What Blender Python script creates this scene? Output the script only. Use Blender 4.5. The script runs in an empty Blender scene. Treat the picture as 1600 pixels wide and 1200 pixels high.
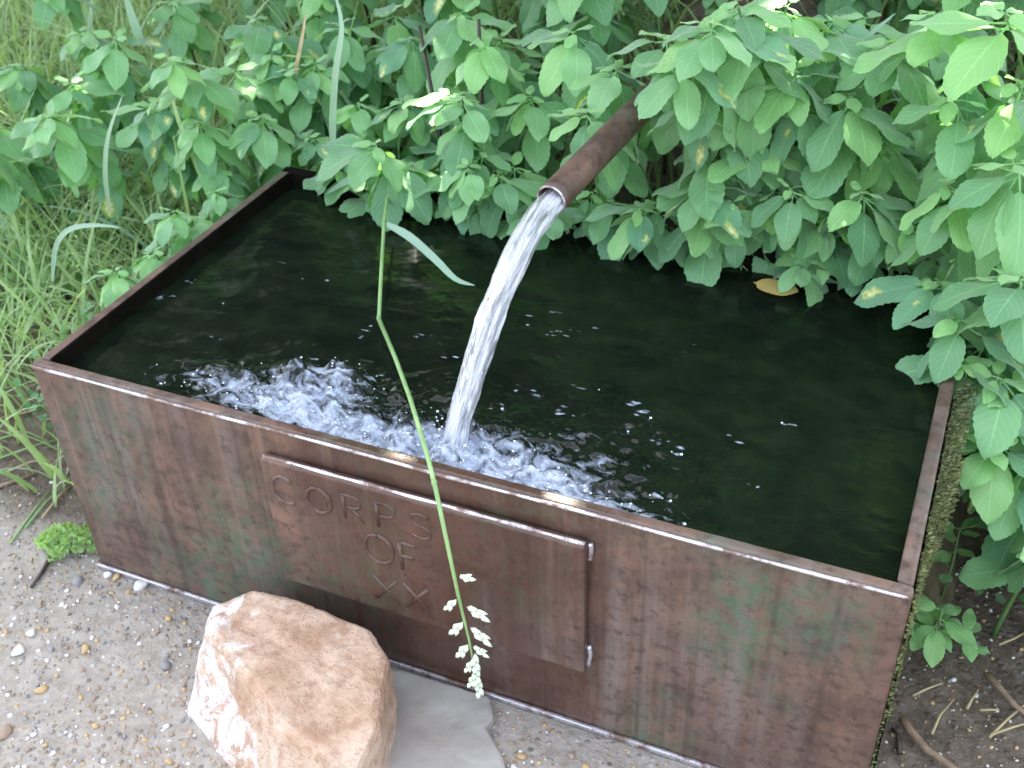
import bpy, math, random
import numpy as np
from mathutils import Vector, Matrix, Euler

random.seed(11)
rng = np.random.default_rng(11)
S = bpy.context.scene
COL = S.collection

# ------------------------------------------------------------------ camera
CAM = Vector((1.16974828, -0.919494165, 1.30995366))
ROT = Euler((0.933625433, 0.0338535320, 0.407272806), 'XYZ')
FPX = 1782.46
cd = bpy.data.cameras.new('camera')
cam = bpy.data.objects.new('camera', cd)
COL.objects.link(cam)
cam.location = CAM
cam.rotation_euler = ROT
cd.sensor_width = 36.0
cd.lens = 36.0 * FPX / 1600.0
cd.clip_start = 0.02
cd.clip_end = 400.0
cd.dof.use_dof = True
cd.dof.focus_distance = 1.38
cd.dof.aperture_fstop = 9.0
S.camera = cam
S.render.resolution_x, S.render.resolution_y = 1024, 768

# ------------------------------------------------------------------ light
SUN = Vector((-0.22, 0.52, 0.83)).normalized()
w = bpy.data.worlds.new('World')
S.world = w
w.use_nodes = True
nt = w.node_tree
nt.nodes.clear()
sky = nt.nodes.new('ShaderNodeTexSky')
sky.sky_type = 'NISHITA'
sky.sun_disc = False
sky.sun_elevation = math.asin(SUN.z)
sky.sun_rotation = math.atan2(SUN.x, SUN.y)
sky.dust_density = 4.0
sky.air_density = 1.0
sky.ozone_density = 1.0
hs = nt.nodes.new('ShaderNodeHueSaturation')
hs.inputs['Saturation'].default_value = 0.5
bg = nt.nodes.new('ShaderNodeBackground')
bg.inputs['Strength'].default_value = 0.15
wo = nt.nodes.new('ShaderNodeOutputWorld')
nt.links.new(sky.outputs[0], hs.inputs['Color'])
nt.links.new(hs.outputs[0], bg.inputs['Color'])
nt.links.new(bg.outputs[0], wo.inputs['Surface'])
sl = bpy.data.lights.new('sun', 'SUN')
sl.energy = 4.0
sl.angle = math.radians(0.53)
sl.color = (1.0, 0.93, 0.8)
so = bpy.data.objects.new('sun', sl)
COL.objects.link(so)
so.rotation_euler = SUN.to_track_quat('Z', 'Y').to_euler()
so.location = SUN * 8
S.view_settings.view_transform = 'Standard'
S.view_settings.look = 'None'
S.view_settings.gamma = 1.0
S.view_settings.exposure = 2.75
S.cycles.max_bounces = 8
S.cycles.diffuse_bounces = 6
S.cycles.transparent_max_bounces = 8
S.cycles.caustics_reflective = False
S.cycles.caustics_refractive = False

# ------------------------------------------------------------------ helpers
RM = ROT.to_matrix()


def ray(u, v):
    return RM @ Vector(((u - 800) / FPX, -(v - 600) / FPX, -1))


def at_y(u, v, y):
    """world point seen at photo position (u, v) standing in the upright plane y"""
    d = ray(u, v)
    return CAM + d * ((y - CAM.y) / d.y)


def at_z(u, v, z):
    d = ray(u, v)
    return CAM + d * ((z - CAM.z) / d.z)


def mesh(name, V, F, mat=None, smooth=True, uv=None, mats=None, mi=None):
    me = bpy.data.meshes.new(name)
    me.from_pydata([tuple(map(float, v)) for v in V], [], [tuple(map(int, f)) for f in F])
    if smooth:
        me.polygons.foreach_set('use_smooth', [True] * len(me.polygons))
    if uv is not None:
        lay = me.uv_layers.new(name='UVMap')
        li = np.empty(len(me.loops), dtype=np.int32)
        me.loops.foreach_get('vertex_index', li)
        lay.data.foreach_set('uv', np.asarray(uv, dtype=np.float32)[li].ravel())
    for m in (mats or ([mat] if mat else [])):
        me.materials.append(m)
    if mi is not None:
        me.polygons.foreach_set('material_index', mi)
    me.update()
    return me


def link(name, data, parent=None):
    o = bpy.data.objects.new(name, data)
    COL.objects.link(o)
    if parent is not None:
        o.parent = parent
    return o


def tag(o, label, cat, group=None):
    o['label'] = label
    o['category'] = cat
    if group:
        o['group'] = group
    return o


def kind(o, k):
    o['kind'] = k
    return o


def thing(name, loc, label, cat, group=None):
    o = link(name, None)
    o.empty_display_size = 0.05
    o.location = loc
    return tag(o, label, cat, group)


class MB:
    """collects vertices, faces, uvs"""
    def __init__(self):
        self.V, self.F, self.UV = [], [], []

    def add(self, V, F, UV=None):
        n = len(self.V)
        self.V += [tuple(v) for v in V]
        self.F += [tuple(i + n for i in f) for f in F]
        self.UV += list(UV) if UV is not None else [(0.0, 0.0)] * len(V)

    def tube(self, pts, rad, n=8, caps=True, v0=0.0):
        pts = [Vector(p) for p in pts]
        if not hasattr(rad, '__len__'):
            rad = [rad] * len(pts)
        V, F, UV = [], [], []
        t0 = (pts[1] - pts[0]).normalized()
        up = Vector((0, 0, 1)) if abs(t0.z) < 0.9 else Vector((1, 0, 0))
        nrm = t0.cross(up).normalized()
        L = v0
        for i, p in enumerate(pts):
            a = pts[max(i - 1, 0)]
            b = pts[min(i + 1, len(pts) - 1)]
            t = (b - a).normalized()
            nrm = (nrm - t * nrm.dot(t)).normalized()
            bn = t.cross(nrm)
            if i:
                L += (p - pts[i - 1]).length
            for k in range(n):
                an = 2 * math.pi * k / n
                V.append(p + (nrm * math.cos(an) + bn * math.sin(an)) * rad[i])
                UV.append((k / n, L))
        for i in range(len(pts) - 1):
            for k in range(n):
                k2 = (k + 1) % n
                F.append((i * n + k, i * n + k2, (i + 1) * n + k2, (i + 1) * n + k))
        if caps:
            F.append(tuple(range(n))[::-1])
            F.append(tuple((len(pts) - 1) * n + k for k in range(n)))
        self.add(V, F, UV)

    def box(self, lo, hi):
        x0, y0, z0 = lo
        x1, y1, z1 = hi
        V = [(x0, y0, z0), (x1, y0, z0), (x1, y1, z0), (x0, y1, z0),
             (x0, y0, z1), (x1, y0, z1), (x1, y1, z1), (x0, y1, z1)]
        F = [(3, 2, 1, 0), (4, 5, 6, 7), (0, 1, 5, 4), (1, 2, 6, 5), (2, 3, 7, 6), (3, 0, 4, 7)]
        self.add(V, F)

    def build(self, name, mat, parent=None, smooth=True, uv=True):
        return link(name, mesh(name, self.V, self.F, mat, smooth, self.UV if uv else None), parent)


def bevel(o, wd, seg=2):
    m = o.modifiers.new('bevel', 'BEVEL')
    m.width = wd
    m.segments = seg
    m.limit_method = 'ANGLE'
    m.angle_limit = math.radians(40)
    return o


def hash2(ix, iy, seed):
    h = (ix.astype(np.int64) * 374761393 + iy.astype(np.int64) * 668265263 + seed * 974634777) & 0xffffffff
    h = ((h ^ (h >> 13)) * 1274126177) & 0xffffffff
    return ((h ^ (h >> 16)) & 0xffff) / 65535.0


def vnoise(x, y, seed=0):
    x = np.asarray(x, float)
    y = np.asarray(y, float)
    ix, iy = np.floor(x), np.floor(y)
    fx, fy = x - ix, y - iy
    fx = fx * fx * (3 - 2 * fx)
    fy = fy * fy * (3 - 2 * fy)
    a = hash2(ix, iy, seed)
    b = hash2(ix + 1, iy, seed)
    c = hash2(ix, iy + 1, seed)
    d = hash2(ix + 1, iy + 1, seed)
    return (a * (1 - fx) + b * fx) * (1 - fy) + (c * (1 - fx) + d * fx) * fy


def fbm(x, y, seed=0, oct=4):
    s, a, t = 0, 1.0, 0
    for k in range(oct):
        s = s + a * vnoise(np.asarray(x) * 2 ** k, np.asarray(y) * 2 ** k, seed + k)
        t += a
        a *= 0.5
    return s / t


def sstep(a, b, x):
    t = np.clip((np.asarray(x, float) - a) / (b - a), 0, 1)
    return t * t * (3 - 2 * t)


# ------------------------------------------------------------------ node helpers
class NT:
    def __init__(self, name):
        self.m = bpy.data.materials.new(name)
        self.m.use_nodes = True
        self.t = self.m.node_tree
        self.t.nodes.clear()
        self.out = self.t.nodes.new('ShaderNodeOutputMaterial')

    def n(self, typ, **kw):
        nd = self.t.nodes.new(typ)
        for k, v in kw.items():
            setattr(nd, k, v)
        return nd

    def l(self, a, b):
        self.t.links.new(a, b)

    def coord(self, which='Object', scale=(1, 1, 1), rot=(0, 0, 0)):
        tc = self.n('ShaderNodeTexCoord')
        mp = self.n('ShaderNodeMapping')
        mp.inputs['Scale'].default_value = scale
        mp.inputs['Rotation'].default_value = rot
        self.l(tc.outputs[which], mp.inputs[0])
        return mp.outputs[0]

    def noise(self, co, scale, detail=4, rough=0.55, dist=0.0):
        nd = self.n('ShaderNodeTexNoise')
        nd.inputs['Scale'].default_value = scale
        nd.inputs['Detail'].default_value = detail
        nd.inputs['Roughness'].default_value = rough
        nd.inputs['Distortion'].default_value = dist
        self.l(co, nd.inputs['Vector'])
        return nd.outputs[0]

    def ramp(self, fac, stops):
        nd = self.n('ShaderNodeValToRGB')
        els = nd.color_ramp.elements
        while len(els) > 1:
            els.remove(els[-1])
        for i, (p, c) in enumerate(stops):
            e = els[0] if i == 0 else els.new(p)
            e.position = p
            if not hasattr(c, '__len__'):
                c = (c, c, c)
            e.color = (*c, 1)
        self.l(fac, nd.inputs[0])
        return nd.outputs[0]

    def mix(self, fac, a, b, mode='MIX'):
        nd = self.n('ShaderNodeMix', data_type='RGBA', blend_type=mode)
        for s, v in ((0, fac), (6, a), (7, b)):
            if hasattr(v, 'is_output') or isinstance(v, bpy.types.NodeSocket):
                self.l(v, nd.inputs[s])
            else:
                nd.inputs[s].default_value = v if s == 0 else (*v, 1)
        return nd.outputs[2]

    def math(self, op, a, b=0.0, clamp=False):
        nd = self.n('ShaderNodeMath', operation=op, use_clamp=clamp)
        for i, v in enumerate((a, b)):
            if isinstance(v, bpy.types.NodeSocket):
                self.l(v, nd.inputs[i])
            else:
                nd.inputs[i].default_value = v
        return nd.outputs[0]

    def bsdf(self, color=None, rough=0.6, spec=0.5, **kw):
        b = self.n('ShaderNodeBsdfPrincipled')
        for key, v in (('Base Color', color), ('Roughness', rough), ('Specular IOR Level', spec)):
            if v is None:
                continue
            if isinstance(v, bpy.types.NodeSocket):
                self.l(v, b.inputs[key])
            else:
                b.inputs[key].default_value = (*v, 1) if hasattr(v, '__len__') else v
        for k, v in kw.items():
            key = k.replace('_', ' ')
            if isinstance(v, bpy.types.NodeSocket):
                self.l(v, b.inputs[key])
            else:
                b.inputs[key].default_value = v
        return b

    def bump(self, h, strength=0.3, dist=0.01):
        nd = self.n('ShaderNodeBump')
        nd.inputs['Strength'].default_value = strength
        nd.inputs['Distance'].default_value = dist
        self.l(h, nd.inputs['Height'])
        return nd.outputs[0]

    def fin(self, sh):
        self.l(sh, self.out.inputs['Surface'])
        return self.m


def mat_rust(name, base=1.0, green=1.0, wet=True, orange=0.0):
    k = NT(name)
    co = k.coord('Object')
    st = k.coord('Object', (26, 26, 2.2))
    n1 = k.noise(co, 14, 6, 0.65)
    n2 = k.noise(st, 1.0, 4, 0.6)
    n3 = k.noise(co, 55, 5, 0.7)
    c = k.ramp(n1, [(0.3, (0.047 * base, 0.029 * base, 0.023 * base)), (0.5, (0.105 * base, 0.062 * base, 0.047 * base)),
                    (0.7, (0.165 * base, 0.094 * base, 0.066 * base))])
    n5 = k.noise(co, 3.3, 2, 0.5)
    dusty = k.math('MULTIPLY', k.ramp(n2, [(0.40, 0.0), (0.66, 0.9)]), k.ramp(n5, [(0.42, 0.15), (0.60, 1.0)]))
    c = k.mix(dusty, c, (0.150 * base, 0.122 * base, 0.112 * base))
    c = k.mix(k.ramp(n3, [(0.30, 0.9), (0.50, 0.0)]), c, (0.036, 0.02, 0.015))
    c = k.mix(k.ramp(n3, [(0.58, 0.0), (0.72, 0.55)]), c, (0.24 + orange, 0.105 + orange * 0.3, 0.05))
    if green:
        g1 = k.noise(k.coord('Object', (1, 1, 0.6)), 6.2, 3, 0.5)
        g2 = k.noise(co, 38, 4, 0.7)
        g = k.math('MULTIPLY', k.ramp(g1, [(0.42, 0.0), (0.64, 1.0)]), k.ramp(g2, [(0.38, 0.0), (0.62, 0.9)]))
        c = k.mix(k.math('MULTIPLY', g, green), c, (0.045, 0.135, 0.075))
    st2 = k.noise(k.coord('Object', (60, 60, 1.1)), 1.0, 3, 0.5)
    c = k.mix(k.ramp(st2, [(0.30, 0.55), (0.46, 0.0)]), c, (0.045, 0.028, 0.021))
    c = k.mix(k.ramp(st2, [(0.60, 0.0), (0.74, 0.4)]), c, (0.19 * base, 0.125 * base, 0.095 * base))
    rough = k.ramp(n1, [(0.3, 0.42), (0.7, 0.62)])
    if wet:
        sp = k.n('ShaderNodeSeparateXYZ')
        k.l(k.coord('Object'), sp.inputs[0])
        wob = k.math('MULTIPLY', k.math('SUBTRACT', n2, 0.5), 0.5)
        x = k.math('ADD', sp.outputs[0], wob)
        m = k.math('SUBTRACT', 1.0, k.math('MULTIPLY', k.math('ABSOLUTE', k.math('SUBTRACT', x, 0.64)), 3.6), True)
        m = k.ramp(m, [(0.1, 0.0), (0.55, 1.0)])
        c = k.mix(k.math('MULTIPLY', m, 0.62), c, (0.055, 0.019, 0.013))
        rough = k.mix(m, rough, (0.27, 0.27, 0.27))
    b = k.bsdf(c, rough, 0.5)
    h = k.math('ADD', n3, k.math('MULTIPLY', n1, 0.8))
    k.l(k.bump(h, 0.4, 0.0025), b.inputs['Normal'])
    return k.fin(b.outputs[0])


def mat_leaf(name, dark, light, blotch=0.0, gloss=0.5, trans=0.34, vein=0.35, place=(0.0, 0.7)):
    k = NT(name)
    uv = k.n('ShaderNodeUVMap')
    sp = k.n('ShaderNodeSeparateXYZ')
    k.l(uv.outputs[0], sp.inputs[0])
    oi = k.n('ShaderNodeObjectInfo')
    geo = k.n('ShaderNodeNewGeometry')
    co = k.coord('Object')
    n1 = k.noise(co, 40, 3)
    n4 = k.noise(co, 160, 3)
    f = k.math('ADD', k.math('MULTIPLY', oi.outputs['Random'], 0.9), k.math('MULTIPLY', n1, 0.2))
    c = k.mix(f, dark, light)
    au = k.math('ABSOLUTE', sp.outputs[0])
    mid = k.ramp(au, [(0.0, vein), (0.06, 0.0)])
    # side veins: slanted bands
    sv = k.math('FRACT', k.math('SUBTRACT', k.math('MULTIPLY', sp.outputs[1], 7.0), k.math('MULTIPLY', au, 2.2)))
    sv = k.math('ABSOLUTE', k.math('SUBTRACT', sv, 0.5))
    svm = k.ramp(sv, [(0.0, 0.22 * vein / 0.35), (0.09, 0.0)])
    c = k.mix(k.math('MAXIMUM', mid, svm), c, tuple(min(1, x * 1.7 + 0.03) for x in light))
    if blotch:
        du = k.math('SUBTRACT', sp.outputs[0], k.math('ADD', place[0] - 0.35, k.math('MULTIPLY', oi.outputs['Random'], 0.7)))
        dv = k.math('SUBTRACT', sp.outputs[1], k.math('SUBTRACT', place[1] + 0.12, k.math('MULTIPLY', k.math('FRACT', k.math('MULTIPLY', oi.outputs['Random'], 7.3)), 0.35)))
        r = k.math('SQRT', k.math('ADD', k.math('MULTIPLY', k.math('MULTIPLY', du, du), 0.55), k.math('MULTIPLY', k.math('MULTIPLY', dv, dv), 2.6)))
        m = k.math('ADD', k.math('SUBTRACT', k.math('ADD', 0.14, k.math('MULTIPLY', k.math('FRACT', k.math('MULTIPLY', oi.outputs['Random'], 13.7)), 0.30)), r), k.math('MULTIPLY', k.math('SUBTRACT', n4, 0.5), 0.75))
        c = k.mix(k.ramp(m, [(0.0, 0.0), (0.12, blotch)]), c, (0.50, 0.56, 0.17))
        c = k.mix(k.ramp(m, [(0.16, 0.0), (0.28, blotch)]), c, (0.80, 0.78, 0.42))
    b = k.bsdf(c, gloss, 0.6, Sheen_Weight=0.5, Sheen_Roughness=0.5)
    h = k.math('ADD', k.math('MULTIPLY', k.math('MAXIMUM', mid, svm), -1.2), k.math('MULTIPLY', n1, 0.5))
    k.l(k.bump(h, 0.4, 0.003), b.inputs['Normal'])
    tr = k.n('ShaderNodeBsdfTranslucent')
    k.l(k.mix(1.0, c, (1.5, 1.6, 0.6), 'MULTIPLY'), tr.inputs[0])
    mx = k.n('ShaderNodeMixShader')
    mx.inputs[0].default_value = trans
    k.l(b.outputs[0], mx.inputs[1])
    k.l(tr.outputs[0], mx.inputs[2])
    return k.fin(mx.outputs[0])


def mat_plain(name, c1, c2, scale=30, rough=0.6, bump=0.3, dist=0.003, stretch=(1, 1, 1), spec=0.5):
    k = NT(name)
    co = k.coord('Object', stretch)
    n1 = k.noise(co, scale, 5, 0.65)
    c = k.mix(k.ramp(n1, [(0.3, 0.0), (0.7, 1.0)]), c1, c2)
    b = k.bsdf(c, rough, spec)
    k.l(k.bump(n1, bump, dist), b.inputs['Normal'])
    return k.fin(b.outputs[0])


M = {}
M['rust'] = mat_rust('rusty_painted_steel', 1.08, 0.72)
M['rust_dark'] = mat_plain('wet_algae_shade_steel', (0.003, 0.003, 0.002), (0.009, 0.007, 0.005), 25, 0.8, 0.4, 0.004, (1, 1, 1), 0.05)  # algae black, taken darker to put the overhanging leaves' shade into the walls
M['rust_rim'] = mat_rust('rusty_steel_side', 1.0, 0.35, False)
M['pipe'] = mat_rust('rusty_pipe', 0.95, 0, False, 0.02)
M['letter'] = mat_rust('weld_bead', 1.2, 0.6, True)
M['leaf'] = mat_leaf('jewelweed_leaf', (0.090, 0.250, 0.115), (0.225, 0.47, 0.200))
M['leaf_young'] = mat_leaf('young_leaf', (0.20, 0.44, 0.155), (0.27, 0.53, 0.19), trans=0.33)
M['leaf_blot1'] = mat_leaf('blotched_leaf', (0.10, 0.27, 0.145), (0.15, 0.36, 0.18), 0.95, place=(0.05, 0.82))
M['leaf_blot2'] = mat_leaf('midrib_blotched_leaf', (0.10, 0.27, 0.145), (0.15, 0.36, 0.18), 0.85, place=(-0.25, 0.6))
M['stem'] = mat_plain('green_stem', (0.07, 0.16, 0.05), (0.14, 0.24, 0.08), 25, 0.5)
M['stem_dark'] = mat_plain('dark_stem', (0.02, 0.014, 0.012), (0.06, 0.04, 0.03), 25, 0.5)
M['grass'] = mat_leaf('grass_blade', (0.22, 0.39, 0.13), (0.40, 0.54, 0.25), trans=0.3, vein=0.2)
M['reed'] = mat_leaf('pale_grass_blade', (0.22, 0.38, 0.26), (0.32, 0.48, 0.34), trans=0.25, vein=0.2)
M['cover'] = mat_leaf('ground_cover_leaf', (0.05, 0.17, 0.04), (0.10, 0.28, 0.08), trans=0.25, vein=0.1)
M['canopy'] = mat_leaf('tree_leaf', (0.04, 0.10, 0.03), (0.07, 0.16, 0.04), trans=0.12, vein=0.1)
M['bark'] = mat_plain('bark', (0.06, 0.045, 0.03), (0.13, 0.1, 0.07), 20, 0.9, 0.8, 0.02, (1, 1, 0.2))
M['straw'] = mat_plain('dry_straw', (0.32, 0.25, 0.13), (0.48, 0.40, 0.22), 40, 0.6)
M['twig'] = mat_plain('twig_bark', (0.14, 0.09, 0.06), (0.33, 0.24, 0.16), 60, 0.6)
M['spike'] = mat_plain('pale_spikelet', (0.58, 0.70, 0.53), (0.74, 0.82, 0.68), 200, 0.6)
M['moss'] = mat_plain('moss', (0.085, 0.105, 0.038), (0.19, 0.215, 0.085), 60, 0.9)
M['yellowleaf'] = mat_leaf('yellowed_leaf', (0.40, 0.27, 0.05), (0.52, 0.37, 0.08), trans=0.1, vein=-0.3 + 0.5)


# ------------------------------------------------------------------ ground
def ground_z(x, y):
    x = np.asarray(x, float)
    y = np.asarray(y, float)
    back = sstep(0.72, 1.7, y) * 0.34 + sstep(1.6, 4.0, y) * 0.5
    back = back + 0.60 * np.exp(-((x - 0.76) / 0.30) ** 2 - ((y - 1.22) / 0.26) ** 2)
    back = back * (0.25 + 0.75 * sstep(-0.9, 0.1, x))
    right = sstep(1.25, 2.2, x) * 0.10 * sstep(0.2, 0.9, y)
    left = sstep(0.15, 0.7, y) * sstep(0.05, 0.35, -x) * 0.05
    n = (fbm(x * 3, y * 3, 5) - 0.5) * 0.04 + (fbm(x * 14, y * 14, 9) - 0.5) * 0.012
    edge = np.minimum.reduce([np.ones_like(x), np.clip(np.maximum.reduce([-x, x - 1.2, -y, y - 0.67]), 0, 1) * 8 + 0.12])
    return back + right + left + n * edge - 0.002


gx = np.concatenate([[-120, -60, -25, -10, -5], np.arange(-3, 3.6, 0.03), [5, 10, 25, 60, 120]])
gy = np.concatenate([[-120, -50, -20, -8, -3], np.arange(-1.2, 4.5, 0.03), [6, 10, 25, 60, 120]])
X, Y = np.meshgrid(gx, gy)
Z = ground_z(X, Y)
V = np.stack([X, Y, Z], -1).reshape(-1, 3)
nx, ny = len(gx), len(gy)
idx = np.arange(nx * ny).reshape(ny, nx)
F = np.stack([idx[:-1, :-1], idx[:-1, 1:], idx[1:, 1:], idx[1:, :-1]], -1).reshape(-1, 4)

k = NT('ground_soil_and_grit')
co = k.coord('Object')
sp = k.n('ShaderNodeSeparateXYZ')
k.l(co, sp.inputs[0])
na = k.noise(co, 5, 5)
nb = k.noise(co, 45, 6, 0.7)
nc = k.noise(co, 170, 4, 0.7)
vo = k.n('ShaderNodeTexVoronoi')
vo.inputs['Scale'].default_value = 95
k.l(co, vo.inputs['Vector'])
grit = k.ramp(nb, [(0.3, (0.225, 0.196, 0.163)), (0.5, (0.32, 0.287, 0.246)), (0.7, (0.405, 0.373, 0.332))])
vb = k.n('ShaderNodeSeparateColor')
k.l(vo.outputs['Color'], vb.inputs[0])
pc = k.ramp(vb.outputs[0], [(0.0, (0.10, 0.09, 0.08)), (0.3, (0.24, 0.20, 0.16)), (0.55, (0.36, 0.25, 0.13)), (0.75, (0.3, 0.29, 0.28)), (1.0, (0.55, 0.52, 0.48))])
pm = k.math('MULTIPLY', k.ramp(vo.outputs['Distance'], [(0.25, 1.0), (0.45, 0.0)]), k.ramp(vb.outputs[1], [(0.5, 0.0), (0.6, 0.8)]))
grit = k.mix(pm, grit, pc)
soil = k.ramp(nb, [(0.28, (0.05, 0.036, 0.026)), (0.5, (0.125, 0.094, 0.07)), (0.72, (0.22, 0.18, 0.15))])
soil = k.mix(k.ramp(nc, [(0.58, 0.0), (0.7, 0.6)]), soil, (0.3, 0.26, 0.21))
yw = k.math('ADD', sp.outputs[1], k.math('MULTIPLY', k.math('SUBTRACT', na, 0.5), 0.16))
xw = k.math('ADD', sp.outputs[0], k.math('MULTIPLY', k.math('SUBTRACT', na, 0.5), 0.16))
mg = k.math('MULTIPLY', k.math('SUBTRACT', 1.0, k.math('MULTIPLY', k.math('SUBTRACT', yw, 0.02), 12, True)),
            k.math('SUBTRACT', 1.0, k.math('MULTIPLY', k.math('SUBTRACT', xw, 1.13), 12, True)))
c = k.mix(mg, soil, grit)
b = k.bsdf(c, k.ramp(nb, [(0.3, 0.55), (0.7, 0.9)]), 0.4)
k.l(k.bump(k.math('ADD', k.math('ADD', nb, k.math('MULTIPLY', nc, 0.5)), k.math('MULTIPLY', pm, 0.5)), 0.7, 0.008), b.inputs['Normal'])
M['ground'] = k.fin(b.outputs[0])
g = link('ground', mesh('ground', V, F, M['ground']))
kind(g, 'structure')


def gz(x, y):
    return float(ground_z(np.array([x]), np.array([y]))[0])


# ------------------------------------------------------------------ trough
TL, TW, TH, TT = 1.2, 0.668, 0.4015, 0.018
trough = thing('water_trough', (0, 0, 0), 'long rusty steel water trough with flaking green paint, full of dark water', 'trough')


def slab(name, lo, hi, mat, parent, wd=0.004, seg=3):
    b_ = MB()
    b_.box(lo, hi)
    return bevel(b_.build(name, mat, parent, smooth=False, uv=False), wd, seg)


slab('front_panel', (0, 0, 0.0), (TL, TT, TH), M['rust'], trough, 0.005)
slab('back_panel', (0, TW - TT, 0.0), (TL, TW, TH), M['rust_dark'], trough)
for x in (0.0015, TL - TT - 0.0015):
    o = slab('side_panel', (x, TT + 0.0005, 0.0), (x + TT, TW - TT - 0.0005, TH - 0.001), M['rust_rim'], trough)
    o.data.materials.append(M['rust_dark'])
    for pf in o.data.polygons:
        if pf.normal.x * (1 if x < 0.5 else -1) > 0.5:
            pf.material_index = 1      # the wet inner face, shade painted in
slab('bottom_panel', (TT + 0.002, TT + 0.001, 0.002), (TL - TT - 0.002, TW - TT - 0.001, 0.014), M['rust_dark'], trough)
k = NT('worn_bare_steel')
n1 = k.noise(k.coord('Object'), 16, 6, 0.75)
b = k.bsdf(k.ramp(n1, [(0.42, (0.16, 0.10, 0.08)), (0.52, (0.55, 0.53, 0.56))]), k.ramp(n1, [(0.3, 0.45), (0.6, 0.25)]), 0.6,
           Metallic=k.ramp(n1, [(0.4, 0.2), (0.6, 0.85)]))
k.l(k.bump(n1, 0.2, 0.002), b.inputs['Normal'])
M['bare'] = k.fin(b.outputs[0])
# worn edge bead along the front lip, and a pale strip along the front foot
lip = MB()
pts = [(x, -0.0012, TH - 0.0035 + 0.0006 * math.sin(x * 17)) for x in np.linspace(0.004, TL - 0.004, 60)]
lip.tube(pts, [0.0024 + 0.0004 * math.sin(x * 41) for x in np.linspace(0, 1.2, 60)], 8)
lip.build('lip_bead', M['bare'], trough)
slab('foot_strip', (-0.004, -0.007, 0.001), (TL + 0.004, -0.0005, 0.010), M['bare'], trough, 0.0025)
# plaque
PX0, PX1, PZ0, PZ1, PD = 0.385, 0.838, 0.132, 0.3575, 0.017
plaque = slab('plaque', (PX0, -PD, PZ0), (PX1, -0.0008, PZ1), M['rust'], trough, 0.0035)
edge = MB()
pts = [(x, -PD * 0.62, PZ1 + 0.0004 * math.sin(x * 60)) for x in np.linspace(PX0 + 0.003, PX1 - 0.002, 40)]
edge.tube(pts, [0.0030 + 0.0006 * math.sin(x * 90) for x in np.linspace(0, 0.45, 40)], 8)
edge.build('plaque_edge', M['bare'], plaque)
for z0, z1 in ((PZ1 - 0.03, PZ1 - 0.004), (PZ0 + 0.002, PZ0 + 0.04)):
    bead = MB()
    bead.tube([(PX1 + 0.002 + 0.001 * math.sin(z * 170), -0.003, z) for z in np.linspace(z0, z1, 10)], 0.004, 6)
    bead.build('weld_bead', M['bare'], plaque)


def arc(cx, cz, rx, rz, a0, a1, n=14):
    return [(cx + rx * math.cos(math.radians(a)), cz + rz * math.sin(math.radians(a))) for a in np.linspace(a0, a1, n)]


GLYPH = {
    'C': [arc(0.5, 0.5, 0.5, 0.5, 50, 310, 18)],
    'O': [arc(0.5, 0.5, 0.5, 0.5, 90, 450, 22)],
    'R': [[(0.1, 0), (0.1, 1)], [(0.1, 1), (0.5, 1)] + arc(0.5, 0.76, 0.35, 0.24, 90, -90, 8) + [(0.1, 0.52)], [(0.45, 0.52), (0.9, 0)]],
    'P': [[(0.1, 0), (0.1, 1)], [(0.1, 1), (0.5, 1)] + arc(0.5, 0.74, 0.35, 0.26, 90, -90, 8) + [(0.1, 0.48)]],
    'S': [arc(0.5, 0.75, 0.38, 0.25, 30, 270, 10) + arc(0.5, 0.25, 0.4, 0.25, 90, -150, 10)],
    'F': [[(0.1, 0), (0.1, 1)], [(0.1, 1), (0.85, 1)], [(0.1, 0.52), (0.7, 0.52)]],
    'X': [[(0.0, 0), (1.0, 1)], [(0.0, 1), (1.0, 0)]],
    'A': [[(0.0, 0), (0.5, 1), (1.0, 0)], [(0.22, 0.4), (0.78, 0.4)]],
}
for ch, u, v, wd, hg in (('C', 445, 766, 0.038, 0.046), ('O', 498, 782, 0.036, 0.042), ('R', 552, 795, 0.034, 0.042),
                         ('P', 604, 808, 0.034, 0.042), ('S', 657, 823, 0.034, 0.042), ('O', 592, 858, 0.042, 0.050),
                         ('F', 640, 872, 0.032, 0.048), ('X', 604, 921, 0.036, 0.044), ('X', 652, 934, 0.036, 0.044)):
    p = at_y(u, v, -PD)
    L_ = MB()
    for stroke in GLYPH[ch]:
        pts = []
        for (a, b_) in stroke:
            pts.append((p.x + (a - 0.5) * wd + random.uniform(-1, 1) * 0.0005, -PD + 0.0006, p.z + (b_ - 0.5) * hg + random.uniform(-1, 1) * 0.0005))
        L_.tube(pts, [(0.0036 if ch in 'COF' and v < 900 else 0.0027) * random.uniform(0.6, 1.2) for _ in pts], 6)
    L_.build('letter', M['letter'], plaque)

# ------------------------------------------------------------------ water
ZW = 0.372
IMP = Vector((0.622, 0.070, ZW))
wx = np.linspace(TT + 0.0005, TL - TT - 0.0005, 620)
wy = np.linspace(TT - 0.001 + 0.0015, TW - TT - 0.0005, 330)
X, Y = np.meshgrid(wx, wy)
r = np.hypot(X - IMP.x, Y - IMP.y)


def G(cx, cy, sx, sy):
    return np.exp(-((X - cx) / sx) ** 2 - ((Y - cy) / sy) ** 2)


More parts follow.
